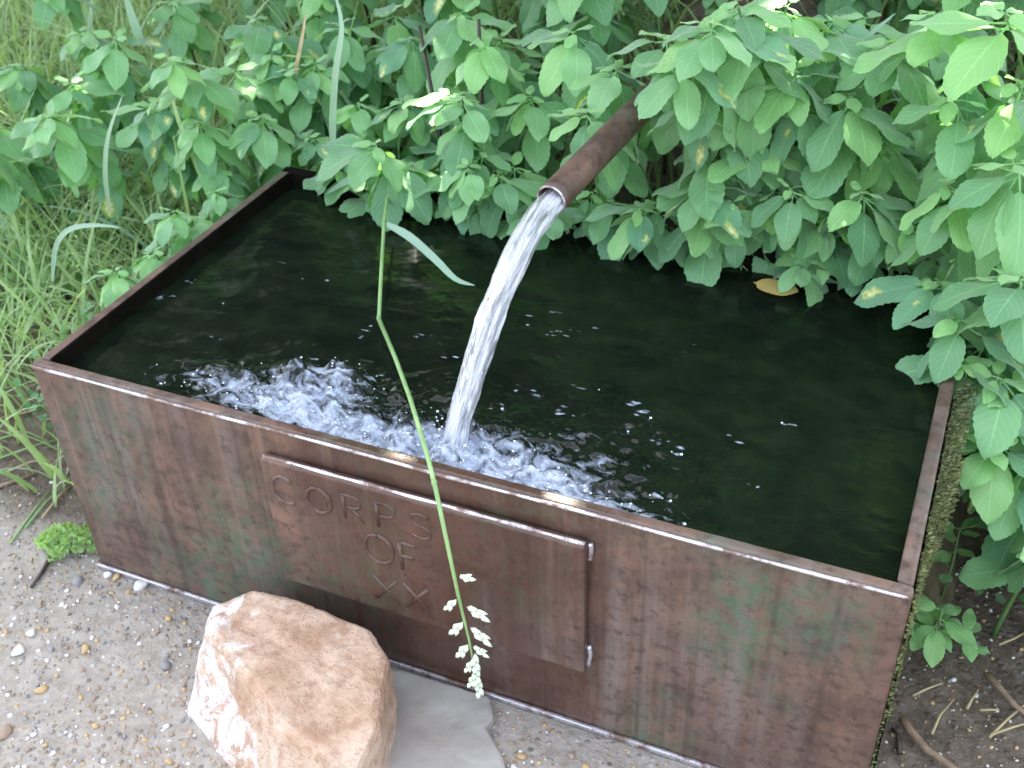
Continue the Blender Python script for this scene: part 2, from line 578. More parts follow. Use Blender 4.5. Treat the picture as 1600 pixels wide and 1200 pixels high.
X0, Y0 = X, Y
X, Y = X - 0.016, Y + 0.022
chop = (1.0 * G(0.60, 0.09, 0.12, 0.09) + 0.9 * G(0.40, 0.14, 0.11, 0.07) + 0.8 * G(0.50, 0.07, 0.12, 0.06) + 0.55 * G(0.26, 0.11, 0.09, 0.05)
        + 0.65 * G(0.74, 0.09, 0.12, 0.07) + 0.30 * G(0.82, 0.17, 0.13, 0.09))
foam = (1.0 * G(0.60, 0.085, 0.075, 0.06) + 0.72 * G(0.39, 0.145, 0.10, 0.055) + 0.80 * G(0.50, 0.070, 0.13, 0.050) + 0.66 * G(0.22, 0.105, 0.08, 0.035)
        + 0.60 * G(0.35, 0.085, 0.10, 0.035)
        + 0.80 * G(0.71, 0.075, 0.10, 0.060) + 0.76 * G(0.84, 0.056, 0.10, 0.032) + 0.26 * G(0.76, 0.16, 0.10, 0.05) + 0.20 * G(0.80, 0.225, 0.09, 0.014))
foam = np.clip(foam, 0, 1)
# drifting shreds of foam, and glints painted as foam, on the dark water
X, Y = X0, Y0
for (u, v, n, s) in ((655, 525, 6, .012), (560, 520, 6, .012), (560, 540, 4, .01), (870, 490, 4, .006), (870, 516, 9, .016), (925, 518, 4, .01), (440, 410, 2, .004),
                     (512, 440, 2, .004), (910, 605, 3, .005), (880, 640, 6, .012), (990, 630, 4, .008), (1010, 650, 5, .01), (1035, 688, 6, .012), (1060, 712, 4, .008),
                     (1170, 757, 4, .008), (1240, 665, 3, .006), (1020, 768, 7, .012), (830, 612, 4, .012), (780, 640, 5, .012), (470, 430, 2, .01), (495, 560, 2, .004),
                     (262, 462, 5, .012), (300, 440, 3, .01), (232, 462, 4, .01), (340, 530, 3, .012), (600, 590, 3, .01), (700, 560, 2, .01), (1080, 540, 2, .02), (1150, 690, 2, .01)):
    p = at_z(u, v, ZW)
    for _ in range(n):
        cx = min(max(p.x + random.gauss(0, s), 0.03), 1.17)
        cy = min(max(p.y + random.gauss(0, s * 0.5), 0.025), 0.64)
        foam = np.maximum(foam, random.uniform(0.5, 1.1) * G(cx, cy, random.uniform(0.002, 0.010), random.uniform(0.0015, 0.0032)))
X, Y = X0 - 0.016, Y0 + 0.022
calm = fbm(X * 9, Y * 13, 21, 4) - 0.5
fine = fbm(X * 38 + 3 * calm, Y * 46, 31, 4) - 0.5
rid = 1 - np.abs(2 * fbm(X * 22, Y * 28, 41, 4) - 1)
H = ZW + 0.0032 * calm + 0.0012 * np.sin(r * 80 + 9 * calm) * np.exp(-r * 5.0) + chop * (0.030 * fine + 0.018 * (rid - 0.75))
H += 0.032 * G(0.405, 0.17, 0.03, 0.022) * (0.6 + rid * 0.6) + 0.026 * G(0.34, 0.165, 0.035, 0.02) * rid + 0.016 * G(0.60, 0.075, 0.035, 0.03)
H += 0.010 * G(0.24, 0.135, 0.05, 0.012) + 0.0022 * (fbm(X * 16, Y * 24, 77) - 0.5)
X, Y = X0, Y0
V = np.stack([X, Y, H], -1).reshape(-1, 3)
ny, nx = X.shape
idx = np.arange(nx * ny).reshape(ny, nx)
F = np.stack([idx[:-1, :-1], idx[:-1, 1:], idx[1:, 1:], idx[1:, :-1]], -1).reshape(-1, 4)
k = NT('dark_spring_water')
at = k.n('ShaderNodeAttribute', attribute_name='foam')
co = k.coord('Object')
co2 = k.coord('Object', (1.0, 1.7, 1.0))
f1 = k.noise(co2, 25, 5, 0.62, 1.6)
f2 = k.noise(co, 130, 4, 0.7, 0.6)
f3 = k.noise(co2, 16, 3, 0.5, 0.5)
pat = k.math('ADD', k.math('MULTIPLY', f1, 0.78), k.math('MULTIPLY', f2, 0.22))
lv = k.math('ADD', k.math('MULTIPLY', at.outputs['Fac'], 0.31), pat)
mask = k.ramp(lv, [(0.65, 0.0), (0.73, 0.4), (0.87, 1.0)])
thin = k.math('MULTIPLY', mask, k.ramp(at.outputs['Fac'], [(0.03, 0.0), (0.3, 0.8), (0.8, 1.0)]))
murk = k.ramp(f3, [(0.3, (0.004, 0.007, 0.005)), (0.7, (0.009, 0.015, 0.008))])
wb = k.bsdf(murk, 0.07, 0.42, IOR=1.33)
k.l(k.bump(k.noise(co2, 60, 4, 0.6), 0.15, 0.003), wb.inputs['Normal'])
fb = k.bsdf((0.48, 0.55, 0.68), 0.35, 0.5, Subsurface_Weight=0.0)  # aerated white, with the ripples' blue sky reflection put into the colour
k.l(k.bump(f2, 0.8, 0.006), fb.inputs['Normal'])
mx = k.n('ShaderNodeMixShader')
k.l(thin, mx.inputs[0])
k.l(wb.outputs[0], mx.inputs[1])
k.l(fb.outputs[0], mx.inputs[2])
M['water'] = k.fin(mx.outputs[0])
me = mesh('water', V, F, M['water'])
at_ = me.attributes.new('foam', 'FLOAT', 'POINT')
at_.data.foreach_set('value', foam.ravel().astype(np.float32))
kind(link('water', me), 'structure')

# bubbles and droplets on and just over the surface
def ico():
    t = (1 + 5 ** 0.5) / 2
    v = [(-1, t, 0), (1, t, 0), (-1, -t, 0), (1, -t, 0), (0, -1, t), (0, 1, t), (0, -1, -t), (0, 1, -t), (t, 0, -1), (t, 0, 1), (-t, 0, -1), (-t, 0, 1)]
    v = [Vector(a).normalized() for a in v]
    f = [(0, 11, 5), (0, 5, 1), (0, 1, 7), (0, 7, 10), (0, 10, 11), (1, 5, 9), (5, 11, 4), (11, 10, 2), (10, 7, 6), (7, 1, 8), (3, 9, 4), (3, 4, 2), (3, 2, 6), (3, 6, 8), (3, 8, 9), (4, 9, 5), (2, 4, 11), (6, 2, 10), (8, 6, 7), (9, 8, 1)]
    return v, f


IV, IF = ico()


def hz(x, y):
    i = int(np.clip((x - wx[0]) / (wx[1] - wx[0]), 0, len(wx) - 1))
    j = int(np.clip((y - wy[0]) / (wy[1] - wy[0]), 0, len(wy) - 1))
    return H[j, i], foam[j, i]


bub = MB()


def blob(p, rr, sx=1, sy=1, sz=1):
    bub.add([(p[0] + v.x * rr * sx, p[1] + v.y * rr * sy, p[2] + v.z * rr * sz) for v in IV], IF)


cnt = 0
while cnt < 550:
    x, y = random.uniform(0.12, 1.05), random.uniform(0.02, 0.32)
    h, f = hz(x, y)
    if random.random() > f ** 2 + 0.001:
        continue
    rr = random.choice((0.0007, 0.001, 0.0014, 0.002)) * random.uniform(0.7, 1.2)
    lift = 0 if random.random() < 0.75 else random.expovariate(1 / 0.012) * f
    blob((x, y, h + lift), rr, 1, 1, 0.8)
    cnt += 1
k = NT('foam_bubbles')
b = k.bsdf((0.72, 0.78, 0.86), 0.15, 0.6)
M['foam'] = k.fin(b.outputs[0])
kind(bub.build('foam_bubbles', M['foam'], None, True, False), 'stuff')

# ------------------------------------------------------------------ pipe and stream
TIP = Vector((0.653, 0.351, 0.60))
PD_ = Vector((0.112, 1.0, 0.072)).normalized()      # direction up the pipe into the bank
pipe = thing('spring_pipe', TIP, 'rusty brown iron pipe slanting out of the leaves, water pouring from its end', 'pipe')
R0, R1 = 0.0218, 0.0182
nseg = 28
k_ = MB()
side = PD_.cross(Vector((0, 0, 1))).normalized()
upv = side.cross(PD_).normalized()
rings = []
for s in np.linspace(0, 0.78, 60):
    ring = []
    for q in range(nseg):
        a = 2 * math.pi * q / nseg
        nn = side * math.cos(a) + upv * math.sin(a)
        rr = R0 + 0.0006 * (float(fbm(np.array([q * 0.7]), np.array([s * 30]), 3)[0]) - 0.5)
        if s < 0.006:
            rr -= 0.001
        ring.append(PD_ * s + nn * rr)
    rings.append(ring)
inner = []
for s in (0.0, 0.03, 0.25):
    inner.append([PD_ * s + (side * math.cos(2 * math.pi * q / nseg) + upv * math.sin(2 * math.pi * q / nseg)) * R1 for q in range(nseg)])
allr = inner[::-1] + rings
Vv = [v for rg in allr for v in rg]
Ff = []
for i in range(len(allr) - 1):
    for q in range(nseg):
        q2 = (q + 1) % nseg
        Ff.append((i * nseg + q, i * nseg + q2, (i + 1) * nseg + q2, (i + 1) * nseg + q))
Ff.append(tuple(range(nseg)))
k_.add(Vv, Ff)
k_.build('pipe_wall', M['pipe'], pipe, True, False)
ringm = MB()
ringm.tube([PD_ * -0.0008 + (side * math.cos(a) + upv * math.sin(a)) * 0.0200 for a in np.linspace(0, 2 * math.pi, 33)], 0.0017, 6, False)
ringm.build('pipe_lip', M['bare'], pipe)

# stream: a parabola falling from the pipe mouth
D = Vector((IMP.x - TIP.x, IMP.y - TIP.y, 0))
dlen = D.length
dh = D.normalized()
drop = TIP.z - 0.006 - ZW + 0.012
sl_ = 0.07
kk = (drop - sl_ * dlen) / dlen ** 2
ns, nr = 110, 40
Vv, Ff, UV = [], [], []
acc = 0
prev = None
sidev = dh.cross(Vector((0, 0, 1))).normalized()
for i in range(ns):
    t = (i / (ns - 1)) ** 0.9
    s = -0.05 + t * (dlen + 0.05)
    ss = max(s, 0)
    p = TIP + dh * s + Vector((0, 0, -0.004 - (sl_ * s + kk * ss * ss)))
    slope = sl_ + 2 * kk * ss
    tv = (dh - Vector((0, 0, slope))).normalized()
    nv = sidev.cross(tv).normalized()
    if prev is not None:
        acc += (p - prev).length
    prev = p
    ra = 0.0160 + 0.0045 * min(1, t * 4) - 0.0045 * t
    rb = 0.0140 - 0.0015 * t
    for q in range(nr):
        a = 2 * math.pi * q / nr
        w1 = math.sin(a * 5 + acc * 22 + 1.3 * math.sin(acc * 31)) * 0.0008 + math.sin(a * 9 - acc * 37) * 0.0006
        w2 = (float(fbm(np.array([q * 0.55]), np.array([acc * 24]), 61)[0]) - 0.5) * 0.008
        w_ = (w1 + w2 * (0.4 + t)) * min(1, 0.2 + t * 5)
        Vv.append(p + sidev * math.cos(a) * (ra + w_) + nv * math.sin(a) * (rb + w_))
        UV.append((q / nr, acc))
for i in range(ns - 1):
    for q in range(nr):
        q2 = (q + 1) % nr
        Ff.append((i * nr + q, i * nr + q2, (i + 1) * nr + q2, (i + 1) * nr + q))
Ff.append(tuple(range(nr))[::-1])
Ff.append(tuple((ns - 1) * nr + q for q in range(nr)))
k = NT('falling_water')
uv = k.n('ShaderNodeUVMap')
mp = k.n('ShaderNodeMapping')
mp.inputs['Scale'].default_value = (13, 12, 1)
k.l(uv.outputs[0], mp.inputs[0])
s1 = k.noise(mp.outputs[0], 1.0, 5, 0.62, 0.7)
mp2 = k.n('ShaderNodeMapping')
mp2.inputs['Scale'].default_value = (34, 26, 1)
k.l(uv.outputs[0], mp2.inputs[0])
s2 = k.noise(mp2.outputs[0], 1.0, 4, 0.6, 0.4)
st = k.math('ADD', k.math('MULTIPLY', s1, 0.65), k.math('MULTIPLY', s2, 0.35))
white = k.bsdf((0.84, 0.88, 0.95), 0.2, 0.5)
tr = k.n('ShaderNodeBsdfTranslucent')
tr.inputs[0].default_value = (0.84, 0.88, 0.97, 1)
wm = k.n('ShaderNodeMixShader')
wm.inputs[0].default_value = 0.35
k.l(white.outputs[0], wm.inputs[1])
k.l(tr.outputs[0], wm.inputs[2])
gl = k.bsdf((0.9, 0.94, 1.0), 0.05, 0.5, Transmission_Weight=0.9, IOR=1.33)
bn = k.bump(st, 0.9, 0.012)
k.l(bn, white.inputs['Normal'])
k.l(bn, gl.inputs['Normal'])
mx = k.n('ShaderNodeMixShader')
k.l(k.ramp(st, [(0.42, 0.0), (0.56, 1.0)]), mx.inputs[0])
k.l(gl.outputs[0], mx.inputs[1])
k.l(wm.outputs[0], mx.inputs[2])
M['stream'] = k.fin(mx.outputs[0])
kind(link('water_stream', mesh('water_stream', Vv, Ff, M['stream'], True, UV)), 'structure')


# ------------------------------------------------------------------ leaves
def leaf_mesh(name, mat, l=0.07, w=0.042, teeth=7, fold=0.12, droop=0.15, twist=0.0, pet=0.018, seed=0, sharp=0.12, round_=0.8, wave=0.003):
    rr = random.Random(seed)
    per = 2
    n = teeth * per
    V, F, UV = [], [], []
    cols = (-1.0, -0.5, 0.0, 0.5, 1.0)
    for i in range(n + 1):
        t = i / n
        half = w / 2 * (math.sin(math.pi * min(1, t ** round_)) ** 0.68) * (1.08 - 0.20 * t)
        ph = (i % per) / per
        tooth = 1 - sharp * (1 - ph) * (1 if 1 < i < n - 1 else 0)
        if i in (0, n):
            half = 0.0006
        y = pet + l * t
        z0 = -droop * l * t * t
        for cidx, cc in enumerate(cols):
            e = abs(cc)
            hw = half * (tooth if e == 1 else 1)
            fx = cc * hw
            zz = z0 + fold * e * half * (1.4 - e * 0.5) - fold * 0.8 * half * e * e + wave * math.sin(t * 9 + seed + cc * 2) * e
            yy = y + (0.006 * e * math.sin(t * math.pi)) - (l * 0.25 / teeth) * (1 if (e == 1 and ph == 0) else 0) * 0.3
            tw = twist * t
            V.append((fx * math.cos(tw), yy, zz + fx * math.sin(tw)))
            UV.append((cc, t))
    for i in range(n):
        for c_ in range(4):
            a = i * 5 + c_
            F.append((a, a + 1, a + 6, a + 5))
    # petiole
    b0 = len(V)
    for (yy, rad) in ((0.0, 0.0013), (pet * 1.02, 0.0009)):
        for q in range(4):
            V.append((rad * math.cos(q * math.pi / 2), yy, rad * math.sin(q * math.pi / 2) - 0.0008))
            UV.append((0.0, 0.0))
    for q in range(4):
        q2 = (q + 1) % 4
        F.append((b0 + q, b0 + q2, b0 + 4 + q2, b0 + 4 + q))
    return mesh(name, V, F, mat, True, UV)


LEAVES, BLOT, YOUNG = [], [], []
for i in range(8):
    rr = random.Random(100 + i)
    LEAVES.append(leaf_mesh('leaf', M['leaf'], 0.07, rr.uniform(0.042, 0.051), 9, rr.uniform(0.02, 0.2), rr.uniform(0.02, 0.3), rr.uniform(-0.3, 0.3), 0.018, i, 0.13, rr.uniform(0.74, 0.92)))
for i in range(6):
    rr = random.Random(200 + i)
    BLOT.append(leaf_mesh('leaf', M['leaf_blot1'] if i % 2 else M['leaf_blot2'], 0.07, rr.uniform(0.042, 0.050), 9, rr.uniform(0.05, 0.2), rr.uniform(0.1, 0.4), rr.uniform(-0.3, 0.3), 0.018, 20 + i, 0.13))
for i in range(4):
    rr = random.Random(300 + i)
    YOUNG.append(leaf_mesh('leaf', M['leaf_young'], 0.07, rr.uniform(0.040, 0.048), 8, rr.uniform(0.1, 0.3), rr.uniform(0.0, 0.3), rr.uniform(-0.3, 0.3), 0.014, 40 + i, 0.12))
ROUNDLEAF = [leaf_mesh('leaf', M['leaf_young'], 0.07, 0.072, 6, 0.2, 0.25, 0.1, 0.06, 60 + i, 0.08, 0.62) for i in range(3)]


def leaf_matrix(pos, az, pitch, roll, sc):
    yv = Vector((math.cos(az) * math.cos(pitch), math.sin(az) * math.cos(pitch), math.sin(pitch)))
    sv = yv.cross(Vector((0, 0, 1)))
    if sv.length < 1e-3:
        sv = Vector((1, 0, 0))
    sv.normalize()
    zv = sv.cross(yv).normalized()
    m3 = Matrix((sv, yv, zv)).transposed()
    m3 = m3 @ Matrix.Rotation(roll, 3, 'Y')
    m4 = m3.to_4x4() @ Matrix.Scale(sc, 4)
    m4.translation = pos
    return m4


FRONT = -math.pi / 2 - 0.05   # azimuth towards the open side, where the light comes from


def put_leaf(parent, me, pos, az, pitch, roll, sc):
    o = link('leaf', me, parent)
    o.matrix_local = leaf_matrix(pos, az, pitch, roll, sc)
    return o


def jewelweed(apex, base, size, nodes, label, group=None, seed=0, blot=0.12, dark=False, spread=1.0, young=True, lean=None):
    rr = random.Random(seed)
    base = Vector(base)
    apex = Vector(apex)
    root = thing('jewelweed', base, label, 'plant', group)
    top = apex - base
    ctrl = Vector((top.x * 0.25, top.y * 0.25, top.z * 0.75)) if lean is None else Vector(lean)
    pts = []
    for i in range(11):
        t = i / 10
        pts.append(ctrl * (2 * t * (1 - t)) + top * (t * t))
    st = MB()
    st.tube(pts, [0.0042 - 0.0026 * i / 10 for i in range(11)], 6)
    st.build('stem', M['stem_dark'] if dark else M['stem'], root)

    def along(t):
        return ctrl * (2 * t * (1 - t)) + top * (t * t)
    # apex: small young leaves
    if young:
        a0 = rr.uniform(0, 6.28)
        for q in range(rr.randint(3, 4)):
            a = a0 + q * 1.7 + rr.uniform(-0.3, 0.3)
            put_leaf(root, rr.choice(YOUNG), along(1.0), a, math.radians(rr.uniform(-25, 25)), rr.uniform(-0.4, 0.4), size / 0.07 * rr.uniform(0.35, 0.6))
    # whorl of full leaves just below the apex, then pairs down the stem
    for nd in range(nodes):
        t = 1.0 - 0.035 - nd * (0.14 if nodes < 5 else 0.11) * rr.uniform(0.8, 1.2)
        if t < 0.18:
            break
        nl = rr.randint(6, 7) if nd == 0 else rr.randint(3, 5)
        a0 = rr.uniform(-0.5, 0.5)
        for q in range(nl):
            f = (q + 0.5) / nl * 2 - 1
            a = FRONT + f * math.radians(150) * spread + a0 + rr.uniform(-0.25, 0.25)
            pitch = math.radians(rr.uniform(-62, -14) + (14 if nd == 0 else 0))
            sc = 1.38 * size / 0.07 * rr.uniform(0.72, 1.15) * (1.0 if nd else 0.9)
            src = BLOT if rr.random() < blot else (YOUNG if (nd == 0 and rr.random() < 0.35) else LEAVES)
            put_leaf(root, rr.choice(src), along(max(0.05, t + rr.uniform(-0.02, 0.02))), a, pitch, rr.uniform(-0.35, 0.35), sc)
    return root


# (photo column, row, distance y) of the growing tip, leaf length, nodes, where it is rooted, label
SHOOTS = [
    (1000, 325, 0.60, 0.062, 3, 'jewelweed shoot with serrated leaves drooping over the dark water just below the pipe', 0.1),
    (925, 300, 0.66, 0.045, 3, 'small leafed jewelweed tucked under the right side of the pipe', 0.0),
    (1185, 225, 0.66, 0.064, 4, 'jewelweed with open whorl of pale leaves at the middle of the right bank', 0.05),
    (1300, 30, 0.78, 0.088, 4, 'tall jewelweed with largest leaves at the upper right edge of the thicket', 0.3),
    (1490, 155, 0.62, 0.066, 4, 'jewelweed with star shaped whorl of light leaves near the right end of the trough', 0.0),
    (1375, 215, 0.74, 0.058, 3, 'jewelweed holding a brown tipped blotched leaf over a dark grassy gap', 0.4),
    (1300, 370, 0.66, 0.060, 3, 'jewelweed leaves hanging over the back right corner of the trough near the yellow leaf', 0.0),
    (1415, 345, 0.62, 0.050, 3, 'low jewelweed with rounded small leaves above the trough back right corner', 0.0),
    (1585, 255, 0.52, 0.076, 4, 'large leafed jewelweed at the right border with bright yellow green leaf', 0.15),
    (1465, 440, 0.54, 0.068, 3, 'jewelweed with yellow blotched leaves reaching over the trough right rim', 0.55),
    (1560, 590, 0.42, 0.074, 3, 'jewelweed with broad leaf bending over the right rim of the trough', 0.1),
    (1592, 740, 0.36, 0.078, 3, 'lowest jewelweed right of the trough with white blotched leaf above bare soil', 0.6),
    (1040, 55, 0.66, 0.066, 3, 'jewelweed whose long leaf hangs across the upper pipe', 0.3),
    (915, 175, 0.56, 0.058, 2, 'jewelweed with single oval leaf lying across the top of the pipe', 0.0),
    (830, 150, 0.74, 0.062, 4, 'jewelweed with two broad hanging leaves left of the pipe', 0.0),
    (780, 60, 0.86, 0.070, 4, 'tall jewelweed with wide dull leaves above the middle of the trough', 0.2),
    (612, 250, 0.74, 0.040, 2, 'small jewelweed sprig at the back rim where the grass stalk arches out', 0.0),
    (690, 235, 0.74, 0.050, 3, 'jewelweed with one bleached hanging leaf at the back rim', 0.6),
    (855, 320, 0.60, 0.046, 2, 'jewelweed leaf cluster partly behind the falling water', 0.0),
    (560, 160, 0.78, 0.054, 4, 'jewelweed with small paired leaves beside the long pale grass blade', 0.05),
    (640, 60, 0.95, 0.068, 4, 'jewelweed with white streaked leaf in the middle of the back thicket', 0.4),
    (365, 110, 0.78, 0.066, 4, 'jewelweed with large rounded leaves above the back left corner', 0.05),
    (240, 165, 0.72, 0.064, 4, 'jewelweed with greyish green leaves beside the left rim', 0.15),
    (110, 130, 0.80, 0.066, 4, 'leftmost jewelweed standing in the pale grass', 0.1),
    (400, 30, 1.00, 0.072, 3, 'jewelweed at the top left with dull spotted leaf', 0.3),
    (480, 215, 0.74, 0.044, 3, 'small jewelweed just above the dark back left corner', 0.1),
    (345, 265, 0.66, 0.044, 3, 'short jewelweed with one round leaf resting at the left rim', 0.1),
    (1110, 35, 0.55, 0.066, 4, 'jewelweed spreading over the pipe where it vanishes into the leaves', 0.15),
    (1150, 0, 0.62, 0.070, 4, 'jewelweed hiding the point where the pipe enters the bank', 0.1),
    (1065, 95, 0.54, 0.056, 3, 'jewelweed tip resting on the upper pipe', 0.2),
    (1175, 45, 0.62, 0.070, 4, 'jewelweed with yellow tipped leaf right of the hidden pipe end', 0.3),
    (1095, 290, 0.60, 0.056, 3, 'jewelweed drooping over the water right of the pipe mouth', 0.05),
    (1235, 295, 0.60, 0.050, 3, 'jewelweed fringe hanging above the floating yellow leaf', 0.05),
    (1345, 300, 0.60, 0.058, 3, 'jewelweed leaning over the back rim toward the right corner', 0.1),
    (1500, 500, 0.46, 0.066, 3, 'jewelweed branch with bright spotted leaf beside the right rim', 0.5),
    (1590, 430, 0.46, 0.072, 4, 'jewelweed with broad pale leaves at the right picture edge', 0.2),
    (1480, 290, 0.56, 0.062, 4, 'jewelweed with layered leaves behind the right rim', 0.1),
    (1590, 130, 0.60, 0.074, 4, 'dull bluish jewelweed near the upper right corner', 0.15),
    (1330, 150, 0.68, 0.072, 4, 'jewelweed filling the gap under the largest upper right leaves', 0.1),
    (1460, 20, 0.66, 0.080, 4, 'jewelweed with big pale leaves at the top edge, second from the right', 0.15),
    (1230, 10, 0.72, 0.074, 4, 'jewelweed at the top edge above the white tipped leaf', 0.2),
    (1570, 20, 0.62, 0.082, 4, 'jewelweed with big leaves in the upper right corner', 0.2),
    (1400, 70, 0.70, 0.080, 4, 'jewelweed with wide shaded leaves below the top right leaves', 0.1),
    (1240, 110, 0.66, 0.066, 4, 'jewelweed with white tipped long leaf on the right bank', 0.4),
    (1150, 150, 0.66, 0.060, 4, 'jewelweed crowded just right of the pipe', 0.1),
    (705, 150, 0.70, 0.060, 4, 'jewelweed with drooping dull leaves beside the straight dark stalk', 0.2),
    (450, 110, 0.82, 0.060, 4, 'jewelweed behind the dark back left corner', 0.1),
    (310, 190, 0.66, 0.060, 4, 'jewelweed with pointed leaves over the left rim corner', 0.1),
    (180, 60, 0.88, 0.070, 4, 'jewelweed blurred among grass at the upper left', 0.1),
    (530, 40, 0.95, 0.068, 4, 'jewelweed behind the pale hanging grass blade', 0.2),
    (720, 20, 0.86, 0.070, 4, 'jewelweed at the top centre with broad shaded leaves', 0.15),
    (895, 50, 0.76, 0.066, 4, 'jewelweed at the top just left of the pipe', 0.1),
    (965, 105, 0.66, 0.062, 4, 'jewelweed whose star of leaves touches the left side of the pipe', 0.1),
    (1500, 560, 0.44, 0.060, 3, 'jewelweed leaves lapping over the middle of the right rim', 0.2),
    (335, 300, 0.58, 0.046, 3, 'low jewelweed at the far end of the left rim', 0.1),
    (300, 340, 0.50, 0.046, 3, 'low jewelweed spilling against the upper left rim', 0.1),
    (238, 392, 0.38, 0.042, 3, 'low jewelweed halfway down the left rim', 0.05),
    (180, 425, 0.30, 0.040, 3, 'low jewelweed nearest the left front corner of the trough', 0.05),
    (1545, 690, 0.36, 0.066, 3, 'jewelweed with bluish leaf hanging against the mossy side', 0.1),
    (270, 330, 0.46, 0.040, 3, 'low jewelweed seedling along the left rim of the trough', 0.1),
]
for i, (u, v, y, s, n, lab, bl) in enumerate(SHOOTS):
    a = at_y(u, v, y)
    if u > 1400:
        bx, by = max(a.x + 0.16, 1.29), max(y + 0.12, 0.34)
    elif u < 330:
        bx, by = min(a.x + random.uniform(-0.05, 0.02), -0.06), y + 0.06
    else:
        bx, by = a.x + random.uniform(-0.08, 0.08), max(y + 0.16, 0.76)
    jewelweed(a, (bx, by, gz(bx, by) - 0.01), s, n, lab, None, 500 + i, bl)

# the crowd behind and between them
REG = [
    # count, x range, y range, apex height range, leaf size, place words
    (34, (-0.20, 0.64), (0.76, 1.45), (0.32, 0.60), (0.050, 0.072), 'left of the rusty pipe'),
    (36, (0.72, 1.50), (0.78, 1.55), (0.32, 0.62), (0.055, 0.078), 'right of the rusty pipe'),
    (14, (0.55, 1.05), (0.98, 1.35), (0.10, 0.24), (0.050, 0.066), 'on the mound over the pipe'),
    (16, (0.0, 1.6), (1.45, 2.1), (0.40, 0.70), (0.060, 0.080), 'deep behind the trough'),
    (12, (1.29, 1.65), (0.36, 0.85), (0.20, 0.44), (0.048, 0.068), 'at the trough right end'),
    (22, (-1.0, -0.12), (0.68, 1.7), (0.24, 0.46), (0.050, 0.068), 'in the upper left grass'),
    (24, (0.04, 1.16), (0.69, 0.75), (0.40, 0.50), (0.034, 0.050), 'low along the back rim'),
]


def word(t, words):
    return words[min(len(words) - 1, max(0, int(t * len(words))))]


sd = 900
for (n, xr, yr, hr, sr, place) in REG:
    pl = []
    for _ in range(n):
        best, bd = None, -1
        for _t in range(12):
            c_ = (random.uniform(*xr), random.uniform(*yr))
            d_ = min([math.hypot(c_[0] - q[0], c_[1] - q[1]) for q in pl] + [9])
            if d_ > bd:
                best, bd = c_, d_
        pl.append(best)
        x, y = best
        z = gz(x, y)
        h_ = random.uniform(*hr)
        sd += 1
        if abs(x - (TIP.x + 0.11 * (y - 0.351))) < 0.05 and y < 0.95:
            x += 0.09
        ap = (x + random.uniform(-0.06, 0.06), y - (random.uniform(0.05, 0.10) if 'rim' in place else random.uniform(0.04, 0.2) * (h_ / 0.4)), z + h_)
        sz = random.uniform(*sr)
        dk = random.random() < 0.4
        tx, ty = (best[0] - xr[0]) / (xr[1] - xr[0]), (best[1] - yr[0]) / (yr[1] - yr[0])
        lab = '%s%s jewelweed %s, %s, %s' % (
            word((h_ - hr[0]) / (hr[1] - hr[0]), ['short ', 'tall ']), word((sz - sr[0]) / (sr[1] - sr[0]), ['small leaved', 'large leaved']) + (' dark stemmed' if dk else ''), place,
            word(tx, ['leftmost', 'far left', 'left', 'left middle', 'central', 'right middle', 'right', 'far right', 'rightmost']), word(ty, ['in front', 'mid row', 'back row']))
        jewelweed(ap, (x, y, z - 0.01), sz, random.randint(4, 6), lab, 'jewelweed ' + place, sd, 0.08, dk)


# dark old stalks standing in the thicket
for i, ((u0, v0), (u1, v1), y0, y1, lab) in enumerate([
        ((752, 285), (748, 30), 0.72, 0.80, 'straight dark stalk rising behind the back rim left of the pipe'),
        ((735, 290), (655, 40), 0.71, 0.82, 'leaning dark stalk that slants left behind the back rim'),
        ((1130, 240), (1132, 60), 0.82, 0.84, 'dark upright stalk just right of where the pipe enters the leaves')]):
    a, b_ = at_y(u0, v0, y0), at_y(u1, v1, y1)
    a.z = min(a.z, gz(a.x, a.y) + 0.05)
    st = MB()
    st.tube([Vector((0, 0, -0.03)), (b_ - a) * 0.35 + Vector((0.004, 0, 0)), (b_ - a) * 0.7, b_ - a], [0.0055, 0.005, 0.0045, 0.003], 7)
    o = st.build('dark_stalk', M['stem_dark'])
    o.location = a
    tag(o, lab, 'stalk')


# ------------------------------------------------------------------ grass
def blade_pts(p, az, l, lean, curl, n=6):
    pts = [Vector(p)]
    el = math.radians(90 - lean)
    step = l / n
    for i in range(n):
        d = Vector((math.cos(az) * math.cos(el), math.sin(az) * math.cos(el), math.sin(el)))
        pts.append(pts[-1] + d * step)
        el -= curl / n
    return pts


def add_blade(mb, pts, wd, az, fold=0.25):
    n = len(pts) - 1
    V, F, UV = [], [], []
    sv = Vector((-math.sin(az), math.cos(az), 0))
    for i, p in enumerate(pts):
        t = i / n
        h = wd / 2 * (min(1, 0.55 + t * 2) * (1 - t ** 2.2) + 0.04)
        tt = (pts[min(i + 1, n)] - pts[max(i - 1, 0)]).normalized()
        nn = sv.cross(tt)
        V += [p - sv * h + nn * (h * fold), p, p + sv * h + nn * (h * fold)]
        UV += [(-1, t), (0, t), (1, t)]
    for i in range(n):
        a = i * 3
        F += [(a, a + 1, a + 4, a + 3), (a + 1, a + 2, a + 5, a + 4)]
    mb.add(V, F, UV)


